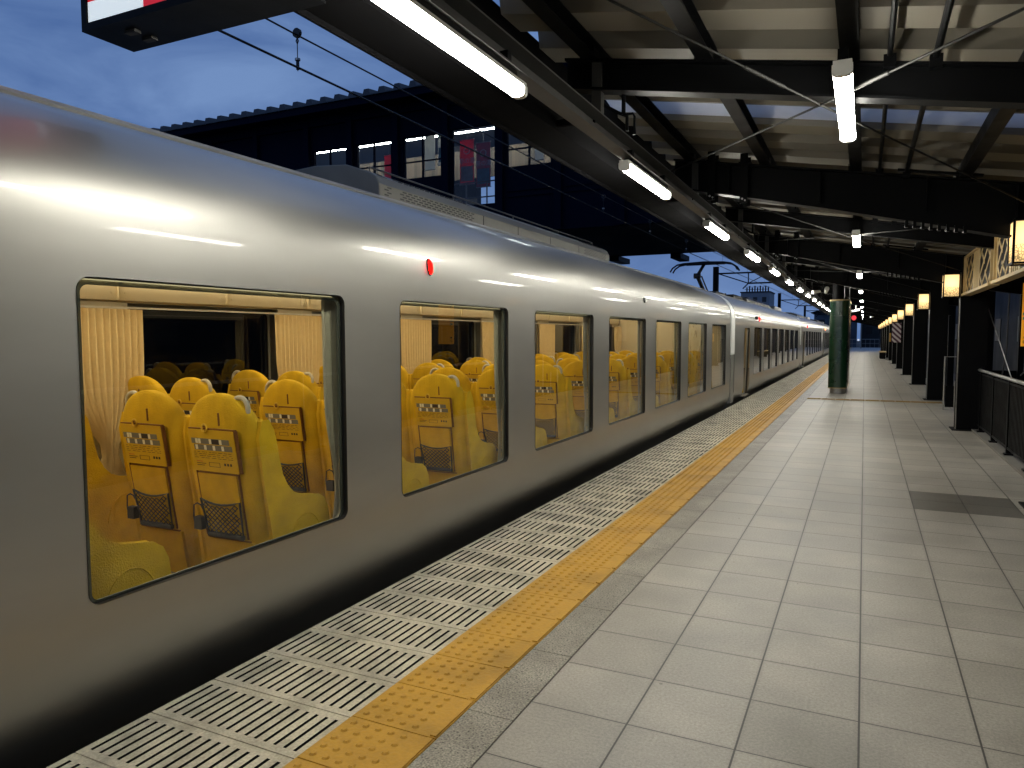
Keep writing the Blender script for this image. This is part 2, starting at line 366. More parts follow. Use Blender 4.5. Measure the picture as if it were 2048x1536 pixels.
def text(name, body, size, m, parent, loc, rot, vert=False):
    c = bpy.data.curves.new(name, 'FONT'); c.body = body; c.size = size; c.extrude = 0.001; c.align_x = 'CENTER'; c.align_y = 'CENTER'
    c.materials.append(m); o = bpy.data.objects.new(name, c); COL.objects.link(o)
    o.parent = parent; off = Vector(WL.get(parent.name, (0, 0, 0)))
    bpy.context.view_layer.update()
    me = bpy.data.meshes.new_from_object(o.evaluated_get(bpy.context.evaluated_depsgraph_get()))
    bpy.data.objects.remove(o); o = bpy.data.objects.new(name, me); COL.objects.link(o); o.parent = parent
    o.location = Vector(loc)-off; o.rotation_euler = rot; return o

# ------------------------------------------------------------------ ground and platform
YE = 98.0
b = MB(); b.box(-60, 60, -30, 400, -1.4, -1.1); struct(b.build('ground', m_ballast))
b = MB(); b.box(-2.43, 1.95, -6, YE, -1.1, -0.016); struct(b.build('platform', m_conc))
b = MB(); b.box(-1.154, 1.93, -6, YE, -0.016, 0.0); struct(b.build('platform_paving', m_tiles))
b = MB()
y = 2.455-0.3027*28
g = .3915
while y < YE:                                        # white slotted edge blocks
    X0, X1, Y0, Y1 = -2.448, -1.728, y+.003, y+.3027-.003
    n = 15; p = .0465; xs = X0+.029
    b.quad((X0, Y0, 0), (X1, Y0, 0), (X1, Y0+.034, 0), (X0, Y0+.034, 0)); b.quad((X0, Y1-.034, 0), (X1, Y1-.034, 0), (X1, Y1, 0), (X0, Y1, 0))
    b.quad((X0, Y0, -.02), (X1, Y0, -.02), (X1, Y0, 0), (X0, Y0, 0)); b.quad((X1, Y1, -.02), (X0, Y1, -.02), (X0, Y1, 0), (X1, Y1, 0))
    px = X0
    for i in range(n):
        a = xs+p*i; c = a+.0145
        b.quad((px, Y0+.034, 0), (a, Y0+.034, 0), (a, Y1-.034, 0), (px, Y1-.034, 0))
        b.quad((a, Y0+.034, -.009), (c, Y0+.034, -.009), (c, Y1-.034, -.009), (a, Y1-.034, -.009), 1)
        if y < 30:
            b.quad((a, Y0+.034, 0), (a, Y0+.034, -.009), (a, Y1-.034, -.009), (a, Y1-.034, 0), 1); b.quad((c, Y0+.034, -.009), (c, Y0+.034, 0), (c, Y1-.034, 0), (c, Y1-.034, -.009), 1)
            b.quad((a, Y1-.034, -.009), (c, Y1-.034, -.009), (c, Y1-.034, 0), (a, Y1-.034, 0), 1)
        px = c
    b.quad((px, Y0+.034, 0), (X1, Y0+.034, 0), (X1, Y1-.034, 0), (px, Y1-.034, 0))
    y += .3027
b.box(-2.448, -2.43, -6, YE, -.1, -.006)
struct(b.build('platform_edge_paving', [m_block, m_slot]))
b = MB(); y = 2.465-0.3027*28
while y < YE:                                        # yellow tactile tiles with domes and an inner bar
    X0, X1, Y0, Y1 = -1.726, -1.352, y+.003, y+.3027-.003
    b.box(X0, X1, Y0, Y1, -.016, .002)
    if y < 55:
        b.box(X1-.030, X1-.006, Y0+.006, Y1-.006, .002, .0075)
        nn = 8 if y < 14 else 5
        for i in range(5):
            for j in range(5):
                cx = X0+.038+i*.056; cy = Y0+.036+j*.0565
                vs = [(cx+.015*math.cos(2*math.pi*k/nn), cy+.015*math.sin(2*math.pi*k/nn), .002) for k in range(nn)]+[(cx+.009*math.cos(2*math.pi*k/nn), cy+.009*math.sin(2*math.pi*k/nn), .0085) for k in range(nn)]
                b.add(vs, [(k, (k+1) % nn, nn+(k+1) % nn, nn+k) for k in range(nn)]+[tuple(range(nn, 2*nn))])
    y += .3027
struct(b.build('tactile_paving', m_tact))
b = MB(); y = -6.1
while y < YE:
    b.box(-1.349, -1.157, y+.002, y+.605, -.016, .001); y += .607
struct(b.build('granite_paving_band', m_granite))
b = MB(); x = -1.15                                  # tactile strip crossing the platform
while x < 1.28:
    b.box(x, x+.296, 17.92, 18.22, 0.001, .005)
    for k in range(4): b.box(x+.01, x+.286, 17.955+k*.07, 17.985+k*.07, .005, .010)
    x += .3
struct(b.build('tactile_crossing_paving', m_tact2))
b = MB(); b.box(1.50, 1.93, -5, 12.95, 0.0, 0.03); struct(b.build('platform_kerb', m_conc))
b = MB()
for xr in (-3.3, -4.3): b.box(xr-.035, xr+.035, -20, 300, -1.1, -.98)
struct(b.build('railway_track', m_galv))

# ------------------------------------------------------------------ canopy
zt = lambda x: 2.885-0.17*x
XA, XB = -1.98, 2.35
canopy = root('platform_canopy', 'black steel platform canopy with cream corrugated underside and one bluish skylight strip', 'canopy', (1.48, 1.5, 0))
def ibeam(y, zb0, zb1, xk=None, w=.13):
    """I-section across the platform; top follows the slope, bottom goes zb0 (left) -> zb1 (right) below it"""
    q = MB(); xs = [XA+.25, -1.2, -.4, .3, .9, 1.45, XB-.1] if y else []
    for i in range(len(xs)-1):
        a, c = xs[i], xs[i+1]
        def dp(x):
            t = (x-xs[0])/(1.4-xs[0]); t = min(max(t, 0), 1); return zb0+(zb1-zb0)*t**1.3
        za, zc = zt(a), zt(c); da, dc = dp(a), dp(c)
        for (h0, h1, ww) in ((0, .014, w), ):
            q.add([(a, y-ww/2, za), (c, y-ww/2, zc), (c, y+ww/2, zc), (a, y+ww/2, za), (a, y-ww/2, za-h1), (c, y-ww/2, zc-h1), (c, y+ww/2, zc-h1), (a, y+ww/2, za-h1)],
                  [(0, 1, 2, 3), (7, 6, 5, 4), (0, 4, 5, 1), (3, 2, 6, 7)])
            q.add([(a, y-ww/2, za-da), (c, y-ww/2, zc-dc), (c, y+ww/2, zc-dc), (a, y+ww/2, za-da), (a, y-ww/2, za-da-h1), (c, y-ww/2, zc-dc-h1), (c, y+ww/2, zc-dc-h1), (a, y+ww/2, za-da-h1)],
                  [(0, 1, 2, 3), (7, 6, 5, 4), (0, 4, 5, 1), (3, 2, 6, 7)])
        q.add([(a, y-.005, za-.01), (c, y-.005, zc-.01), (c, y-.005, zc-dc), (a, y-.005, za-da), (a, y+.005, za-.01), (c, y+.005, zc-.01), (c, y+.005, zc-dc), (a, y+.005, za-da)],
              [(0, 3, 2, 1), (4, 5, 6, 7)])
    return q
mains = [1.5+5.8*k for k in range(-1, 14)]
secs = [4.4+5.8*k for k in range(-2, 13)]
for y in mains:
    q = ibeam(y, .27, .46, w=.16)
    for xx in (-1.2, -.4, .45, 1.1): q.box(xx-.004, xx+.004, y-.075, y+.075, zt(xx)-.30, zt(xx)-.014)
    q.build('main_beam', m_steel, canopy)
for y in secs: ibeam(y, .17, .185, w=.11).build('secondary_beam', m_steel, canopy)
for y in [7.3+5.8*k for k in range(0, 12)]+[1.5]:
    q = MB()                                        # H-section columns
    q.box(1.30, 1.66, y-.16, y-.142, -.01, 2.66); q.box(1.30, 1.66, y+.142, y+.16, -.01, 2.66); q.box(1.474, 1.486, y-.142, y+.142, -.01, 2.66)
    q.box(1.30, 1.305, y-.142, y-.09, 0, 2.3, 0)
    q.box(1.24, 1.72, y-.22, y+.22, -.01, .014)
    c = q.build('column', m_steel, canopy)
    q = MB(); q.tube([(1.29, y-.14, .02), (1.29, y-.14, 2.4)], .008, 6); q.build('conduit', m_galv, c)
YC0, YC1 = -4.4, 74.5
for x in (-1.57, -.87, -.11, .72, 1.5, 2.2):        # purlins (channels)
    q = MB(); z0 = zt(x)+.001
    q.box(x-.045, x-.037, YC0, YC1, z0, z0+.10); q.box(x-.037, x+.045, YC0, YC1, z0+.092, z0+.10); q.box(x-.037, x+.045, YC0, YC1, z0, z0+.008)
    for y in mains+secs: q.box(x-.06, x+.03, y-.05, y+.05, z0-.0, z0+.07)
    q.build('purlin', m_steel, canopy)
# roof sheet: deep trapezoid ribs running across the platform
PITCHR, DEP = .56, .14
def rib_profile(y0, y1):
    pts = []; k = math.floor(y0/PITCHR)
    while k*PITCHR < y1:
        base = k*PITCHR
        for dy, h in ((0, 0), (.27, 0), (.31, DEP), (.52, DEP), (PITCHR, 0)):
            yy = base+dy
            if y0 <= yy <= y1: pts.append((yy, h))
        k += 1
    def at(yv):
        f = yv-math.floor(yv/PITCHR)*PITCHR
        return 0 if f <= .27 else DEP*(f-.27)/.04 if f < .31 else DEP if f <= .52 else DEP*(PITCHR-f)/.04
    if pts[0][0] > y0+1e-6: pts.insert(0, (y0, at(y0)))
    if pts[-1][0] < y1-1e-6: pts.append((y1, at(y1)))
    return pts
def roofpart(y0, y1, name, mats, thick=.02):
    q = MB(); pr = rib_profile(y0, y1)
    xs = [XA+.02, -1.2, -.4, .4, 1.2, XB]
    for i in range(len(pr)-1):
        (ya, ha), (yb, hb) = pr[i], pr[i+1]
        if yb-ya < 1e-5: continue
        for j in range(len(xs)-1):
            xa, xb = xs[j], xs[j+1]; za, zb = zt(xa)+.105, zt(xb)+.105
            q.quad((xa, ya, za+ha), (xa, yb, za+hb), (xb, yb, zb+hb), (xb, ya, zb+ha), 0)
            q.quad((xa, ya, za+ha+thick), (xb, ya, zb+ha+thick), (xb, yb, zb+hb+thick), (xa, yb, za+hb+thick), 1)
        for xx in (xs[0], xs[-1]):
            zz = zt(xx)+.105; q.quad((xx, ya, zz+ha), (xx, yb, zz+hb), (xx, yb, zz+hb+thick), (xx, ya, zz+ha+thick), 1)
    return q.build(name, mats, canopy)
roofpart(YC0, 5.63, 'roof_sheet', [m_sheet, m_sheettop])
roofpart(6.05, YC1, 'roof_sheet', [m_sheet, m_sheettop])
m_sky = bpy.data.materials.new('skylight_fibreglass'); m_sky.use_nodes = True
def _sk():
    n = m_sky.node_tree.nodes; l = m_sky.node_tree.links; n.clear()
    o = n.new('ShaderNodeOutputMaterial'); t = n.new('ShaderNodeBsdfTranslucent'); d = n.new('ShaderNodeBsdfTransparent'); mx = n.new('ShaderNodeMixShader')
    tcn = n.new('ShaderNodeTexCoord'); nn = n.new('ShaderNodeTexNoise'); nn.inputs['Scale'].default_value = 9; nn.inputs['Detail'].default_value = 5
    l.new(tcn.outputs['Object'], nn.inputs['Vector'])
    mr = n.new('ShaderNodeMapRange'); mr.inputs['To Min'].default_value = .6; mr.inputs['To Max'].default_value = .85; l.new(nn.outputs['Fac'], mr.inputs['Value'])
    t.inputs[0].default_value = (.85, .87, .9, 1); d.inputs[0].default_value = (.9, .92, .95, 1)
    df = n.new('ShaderNodeBsdfDiffuse'); df.inputs[0].default_value = (.55, .56, .60, 1); m2 = n.new('ShaderNodeMixShader'); m2.inputs[0].default_value = .48
    l.new(mr.outputs[0], mx.inputs[0]); l.new(d.outputs[0], mx.inputs[1]); l.new(t.outputs[0], mx.inputs[2]); l.new(mx.outputs[0], m2.inputs[1]); l.new(df.outputs[0], m2.inputs[2]); l.new(m2.outputs[0], o.inputs[0])
_sk()
q = MB()
for (xa, xb) in ((XA+.02, -1.2), (-1.2, -.4), (-.4, .4), (.4, 1.2), (1.2, XB)):
    q.quad((xa, 5.63, zt(xa)+.125), (xa, 5.84, zt(xa)+.16), (xb, 5.84, zt(xb)+.16), (xb, 5.63, zt(xb)+.125)); q.quad((xa, 5.84, zt(xa)+.16), (xa, 6.05, zt(xa)+.125), (xb, 6.05, zt(xb)+.125), (xb, 5.84, zt(xb)+.16))
q.build('skylight_panel', m_sky, canopy)
q = MB(); q.box(-2.06, -1.80, YC0, YC1, 2.76, 2.775); q.box(-2.06, -2.045, YC0, YC1, 2.775, 3.2); q.box(-1.81, -1.80, YC0, YC1, 2.775, 2.99); q.box(-2.075, -2.06, YC0, YC1, 2.735, 2.79)
q.box(-2.10, -1.96, YC0, YC1, 3.2, 3.36)
for y in secs+mains: q.box(-2.09, -2.06, y-.02, y+.02, 2.76, 3.3); q.bar((-1.80, y, 2.80), (-1.55, y, 2.80), .03, .04)
q.build('gutter', m_gut, canopy)
q = MB(); q.box(-1.565, -1.557, YC0, YC1, 2.68, 2.80); q.box(-1.557, -1.47, YC0, YC1, 2.792, 2.80); q.box(-1.557, -1.47, YC0, YC1, 2.68, 2.688)
for y in secs+mains: q.box(-1.56, -1.50, y-.03, y+.03, 2.80, 3.14)
q.build('lamp_rail', m_steel2, canopy)
for x, r in ((.08, .014), (.29, .017)):
    q = MB(); q.tube([(x, YC0, zt(x)+.03), (x, 30, zt(x)+.03), (x, YC1, zt(x)+.03)], r, 8)
    for y in mains+secs: q.box(x-.03, x+.03, y-.06, y-.02, zt(x)-.03, zt(x)+.035)
    q.build('conduit_pipe', m_steel, canopy)
for k in range(13):                                 # crossed tie rods in each bay
    y0, y1 = mains[k], mains[k+1]
    for xa, xb in ((-1.85, 1.35), (1.35, -1.85)):
        za, zb = zt(xa)-.16, zt(xb)-.24 if xb > 0 else zt(xb)-.16
        if xa > 0: za = zt(xa)-.24
        mid = ((xa+xb)/2, (y0+y1)/2, (za+zb)/2-.02)
        q = MB(); q.tube([(xa, y0+.02, za), mid, (xb, y1-.02, zb)], .0062, 6)
        p = Vector((xa, y0+.02, za)).lerp(Vector(mid), .8); p2 = Vector((xa, y0+.02, za)).lerp(Vector(mid), .9)
        q.tube([p, p2], .010, 6); q.build('tie_rod', m_rod, canopy)
for y in mains[1:9]:                                # cable clamps, hanger brackets and valve stubs on the beams
    for k in range(8):
        q = MB(); x = .3+k*.062; z = zt(x)-.405+.0*k
        q.tube([(x, y-.07, z-.02-.012*k/8), (x, y+.07, z-.02)], .012, 6); q.box(x-.012, x+.012, y-.1, y-.06, z-.05, z+.01)
        q.build('cable_clamp', m_steel, canopy)
    q = MB(); q.bar((.22, y-.08, zt(.22)+.03), (.85, y-.08, zt(.85)+.03), .05, .02)
    q.build('cable_tray', m_steel, canopy)
    q = MB()
    for x in (-1.36, -1.06):
        z = zt(x); q.box(x-.035, x+.035, y-.1, y-.088, z-.37, z+.09); q.box(x-.035, x+.035, y+.088, y+.1, z-.37, z+.09); q.box(x-.05, x+.06, y-.1, y+.1, z+.0, z+.014)
        q.tube([(x-.012, y-.104, z-.33), (x-.012, y-.086, z-.33)], .01, 8, 1); q.tube([(x+.015, y-.104, z-.345), (x+.015, y-.086, z-.345)], .008, 8, 1)
    q.build('hanger_bracket', [m_steel, m_galv], canopy)
for y in secs[2:10]:
    q = MB(); x = -1.42; z = zt(x)-.19
    q.tube([(x-.1, y+.03, z), (x-.08, y+.05, z-.05), (x+.0, y+.06, z-.10), (x+.06, y+.06, z-.13), (x+.06, y+.06, z-.22)], .011, 7)
    q.tube([(x+.04, y+.05, z), (x+.04, y+.05, z-.12)], .013, 7); q.tube([(x-.1, y+.03, z+.01), (x-.1, y+.03, z-.03)], .018, 8)
    q.tube([(x+.04, y+.05, z-.12), (x+.1, y+.05, z-.12), (x+.11, y+.05, z-.14), (x+.11, y+.05, z-.25)], .008, 7)
    q.build('drain_valve', m_steel, canopy)

# ------------------------------------------------------------------ tube lamps
def make_lamp(name, w, h, ln):
    r_ = root(name, 'x', 'tube lamp', (0, 0, 0))
    q = MB(); q.box(-w*.5, w*.5, .003, ln-.003, h+.005, h+.022)
    q.build('housing', m_cap, r_, world=False)
    q = MB(); q.box(-w*.45, w*.45, .1, ln-.1, h+.022, h+.05); q.box(-.02, .02, .14, .18, h+.05, h+.12); q.box(-.02, .02, ln-.18, ln-.14, h+.05, h+.12); q.build('hanger', m_steel, r_, world=False)
    q = MB(); pr = [(-w*.5, h), (-w*.5, .3*h), (-w*.38, .05*h), (-.2*w, 0), (.2*w, 0), (w*.38, .05*h), (w*.5, .3*h), (w*.5, h)][::-1]
    q.prism(pr, 'y', .035, ln-.035); q.build('diffuser', m_lamp, r_, world=False)
    for a, c in ((0, .034), (ln-.034, ln)):
        q = MB(); W_ = w+.008; pr = [(-W_*.5, h+.004), (-W_*.5, .25*h), (-W_*.38, 0), (-.2*W_, -.004), (.2*W_, -.004), (W_*.38, 0), (W_*.5, .25*h), (W_*.5, h+.004)][::-1]
        q.prism(pr, 'y', a, c); q.build('end_cap', m_cap, r_, world=False)
    return r_
def lamps(proto, locs, lab, grp, first):
    for i, p in enumerate(locs):
        o = proto if i == 0 else copy_tree(proto)
        o.location = p; k = i-first; o['group'] = grp
        o['label'] = lab % (ORD[k] if k >= 0 else 'behind the camera,')
pe = make_lamp('edge_tube_lamp', .066, .042, 1.22)
lamps(pe, [(-1.512, 2.01+2.88*k, 2.585) for k in range(-2, 25)], '%s white tube lamp of the row under the canopy edge above the train', 'tube lamps along the canopy edge', 2)
pc = make_lamp('centre_tube_lamp', .078, .042, 1.26)
lamps(pc, [(-.12, 3.6+5.76*k, 2.60) for k in range(-1, 13)], '%s white tube lamp of the row along the middle of the canopy', 'tube lamps along the middle of the canopy', 1)

# ------------------------------------------------------------------ lanterns on the columns
def make_lantern():
    r_ = root('wall_lantern', 'x', 'lantern', (0, 0, 0))
    q = MB(); w = .105; h = .165
    q.box(-w, w, -w, w, -h, h); q.build('paper_shade', m_lant, r_, world=False)
    q = MB()
    for sx in (-1, 1):
        for sy in (-1, 1): q.box(sx*w-.009, sx*w+.009, sy*w-.009, sy*w+.009, -h-.012, h+.012)
    for z in (-h-.006, h+.006):
        for s_ in (-1, 1): q.box(-w+.009, w-.009, s_*w-.008, s_*w+.008, z-.008, z+.008); q.box(s_*w-.008, s_*w+.008, -w+.009, w-.009, z-.008, z+.008)
    q.box(-w+.01, w-.01, -w+.01, w-.01, h+.014, h+.03); q.build('frame', m_steel, r_, world=False)
    q = MB(); q.box(w+.009, .135, -.04, .04, .02, .10); q.build('bracket', m_steel, r_, world=False)
    ld = bpy.data.lights.new('lantern_glow', 'POINT'); return r_
pl = make_lantern()
for k in range(12):
    o = pl if k == 0 else copy_tree(pl)
    o.location = (1.17, 7.3+5.8*k-.08, 2.205)
    o['label'] = '%s warm glowing paper box lantern of the row on the black columns' % ORD[k]; o['group'] = 'paper lanterns on the columns'

# ------------------------------------------------------------------ timber lattice panels over the fence
def lattice(y0, y1, label):
    r_ = root('lattice_panel', label, 'lattice panel', (1.35, (y0+y1)/2, 2.06), 'wooden lattice panels over the fence')
    z0, z1 = 2.075, 2.60
    q = MB(); q.box(1.30, 1.42, y0, y1, 2.04, z0); q.box(1.32, 1.40, y0, y1, z1, z1+.03)
    q.box(1.32, 1.38, y0, y0+.03, z0, z1); q.box(1.32, 1.38, y1-.03, y1, z0, z1); q.build('frame', m_wood, r_)
    q = MB(); q.box(1.352, 1.372, y0+.03, y1-.03, z0, z1); q.build('backing_board', m_steel, r_)
    q = MB(); L_ = y1-y0; c = y1-L_*.46; X_ = 1.346
    def strip(ya, za, yb, zb_, w=.045):
        d = Vector((0, yb-ya, zb_-za)).normalized(); nrm = Vector((0, -d.z, d.y))*w/2
        a_, b_ = Vector((0, ya, za)), Vector((0, yb, zb_)); ps = [a_+nrm, b_+nrm, b_-nrm, a_-nrm]
        q.prism([(max(min(p.y, y1-.03), y0+.03), max(min(p.z, z1), z0)) for p in ps], 'x', X_, X_+.006)
    for k in range(5): q.box(X_, X_+.006, c-.22+k*.11, c-.22+k*.11+.055, z0, z1)
    for (a, e) in ((c+.30, y1-.06), (y0+.06, c-.26)):
        wd = e-a; q.box(X_-.001, X_+.006, a-.03, a+.03, z0, z1); q.box(X_-.001, X_+.006, e-.03, e+.03, z0, z1)
        sl = (z1-z0)/(wd*.95)
        for t in (-.6, -.15, .3, .75):       # long slats rise towards the camera
            ya, yb = a+wd*t, a+wd*(t+.95); za, zc = z1, z0
            if ya < a: za = z1-(a-ya)*sl; ya = a
            if yb > e: zc = z0+(yb-e)*sl; yb = e
            if yb-ya > .15: strip(ya, za, yb, zc)
        for t, zz in ((.12, z0+.30), (.60, z0+.30), (.36, z0+.06), (.80, z0+.06)):
            strip(a+wd*t, zz, min(a+wd*t+.22, e), zz+.13, .04)
    q.build('lattice', m_wood, r_)
lattice(10.30, 12.94, 'pale wooden lattice panel with slanted slats, against the big near column')
lattice(7.45, 10.08, 'pale wooden lattice panel behind the nearest lantern at the right edge')
lattice(1.65, 7.10, 'pale wooden lattice panel beside the camera, outside the picture')

# ------------------------------------------------------------------ fence
fence = root('platform_fence', 'black vertical-bar fence along the right platform edge', 'fence', (1.57, 6, 0))
q = MB(); q.tube([(1.57, -4, .93), (1.57, 12.9, .93)], .022, 10); q.build('top_rail', m_galv, fence, smooth=True)
q = MB(); q.box(1.555, 1.585, -4, 12.9, .10, .125); q.box(1.557, 1.583, -4, 12.9, .87, .89); q.build('bottom_rail', m_steel, fence)
q = MB(); y = -4
while y < 12.9: q.box(1.562, 1.578, y, y+.034, .125, .87); y += .078
q.build('bar_infill', m_steel, fence)
for k in range(15):
    q = MB(); y = -3.5+k*1.15; q.box(1.55, 1.60, y-.025, y+.025, .0, .91); q.box(1.53, 1.62, y-.05, y+.05, .03, .05); q.build('post', m_steel, fence)

# ------------------------------------------------------------------ train
XC = -3.8; HW = 1.27
def prof(th):            # upper profile by angle
    x = HW*max(math.cos(th), 0)**(2/2.6); t = math.sin(th)**(2/3.1)
    nx = 2.6*(x/HW)**1.6/HW; nz = 3.1*t**2.1/.77
    l_ = math.hypot(nx, nz); return x, 1.7+.77*t, nx/l_, nz/l_
def low(z):
    if z >= .3: return HW, z, 1.0, 0.0
    d = .3-z
    if d > .75: x0 = HW-.9*.5625; return x0-.9*1.5*(d-.75)*.2, z, .8, -.6
    x = HW-.9*d*d; nz = -1.8*d; l_ = math.hypot(1, nz); return x, z, 1/l_, nz/l_
ZR = [-.75, -.6, -.45, -.3, -.2, -.1, 0, .08, .16, .23, .3, .7, 1.2, 1.7]
TH = [math.pi/2*(i/22) for i in range(23)]
def rrect(y0, y1, z0, z1, r, n=6):
    pts = []
    for cy, cz, a0 in ((y1-r, z0+r, -90), (y1-r, z1-r, 0), (y0+r, z1-r, 90), (y0+r, z0+r, 180)):
        for i in range(n+1):
            a = R(a0+90*i/n); pts.append((cy+r*math.cos(a), cz+r*math.sin(a)))
    return pts
def shell(y0, y1, ops):
    q = MB(); nr = []
    def put(rows, ya, yb, s_):
        o = len(q.v)
        for (x, z, nx, nz) in rows:
            for yy in (ya, yb): q.v.append((XC+s_*x, yy, z)); nr.append((s_*nx, 0, nz))
        for i in range(len(rows)-1):
            f = (o+2*i, o+2*i+1, o+2*i+3, o+2*i+2); q.f.append(f if s_ > 0 else f[::-1]); q.m.append(0)
    upr = [prof(t) for t in TH]
    for s_ in (1, -1):
        y = y0; oo = sorted(ops)
        for (a, e, z0, z1, r) in oo:
            oa, oe, oz0, oz1 = a-.08, e+.08, z0-.06, 1.7
            put([low(z) for z in ZR]+upr[1:], y, oa, s_)
            put([low(z) for z in ZR if z < oz0-.01]+[low(oz0)], oa, oe, s_)
            put([low(oz1)]+upr[1:], oa, oe, s_)
            inn = rrect(a, e, z0, z1, r); k = len(inn); o = len(q.v)
            cor = [(oe, oz0), (oe, oz1), (oa, oz1), (oa, oz0)]
            mid = []
            for i, (yy, zz) in enumerate(inn):
                x, z, nx, nz = low(zz); q.v.append((XC+s_*x, yy, zz)); nr.append((s_*nx, 0, nz))
            for i in range(k):
                c_ = cor[i//7]; x, z, nx, nz = low(c_[1]); q.v.append((XC+s_*x, c_[0], c_[1])); nr.append((s_*nx, 0, nz))
            for i in range(k):
                j = (i+1) % k
                f = (o+i, o+k+i, o+k+j, o+j) if (i//7) != (j//7) else (o+i, o+k+i, o+j)
                q.f.append(f if s_ > 0 else f[::-1]); q.m.append(0)
            y = oe
        put([low(z) for z in ZR]+upr[1:], y, y1, s_)
    return q, nr
def window_unit(ln, z0, z1, r, s_, parent, y0, gl=None, name='window', proto={}):
    key = (ln, z0, z1, r, s_, name, gl.name)
    if key in proto:
        c = copy_tree(proto[key], parent); c.location = (XC-WL[parent.name][0], y0-WL[parent.name][1], -WL[parent.name][2]); return c
    q = MB(); inn = rrect(0, ln, z0, z1, r); k = len(inn)
    X = lambda zz, d: s_*(low(zz)[0]-d)
    for d0, d1, mi, ex in ((-.003, .034, 0, 0), (.034, .06, 1, 0)):
        vs = [(X(z, d0), y, z) for y, z in inn]+[(X(z, d1), y, z) for y, z in inn]
        q.add(vs, [(i, (i+1) % k, k+(i+1) % k, k+i) for i in range(k)], mi)
    inn2 = rrect(.006, ln-.006, z0+.006, z1-.006, max(r-.006, .01)); 
    q.add([(X(z, .022), y, z) for y, z in inn]+[(X(z, .022), y, z) for y, z in inn2], [(i, (i+1) % k, k+(i+1) % k, k+i) for i in range(k)], 0)
    w = q.build(name, [m_gasket, m_reveal], None)
    w.parent = parent; w.location = (XC-WL[parent.name][0], y0-WL[parent.name][1], -WL[parent.name][2])
    if name == 'window':
        q = MB(); q.add([(X(z, .024), y, z) for y, z in inn], [tuple(range(k))]); pn = q.build('pane', gl or m_glass, w, world=False)
        if s_ > 0:
            q = MB(); i3 = rrect(.030, ln-.030, z0+.010, z1-.028, .03)
            q.add([(X(z, .026), y, z) for y, z in inn]+[(X(z, .026), y, z) for y, z in i3], [(i, (i+1) % k, k+(i+1) % k, k+i) for i in range(k)], 0)
            q.build('dotted_border', m_frit, w, world=False)
    proto[key] = w; return w

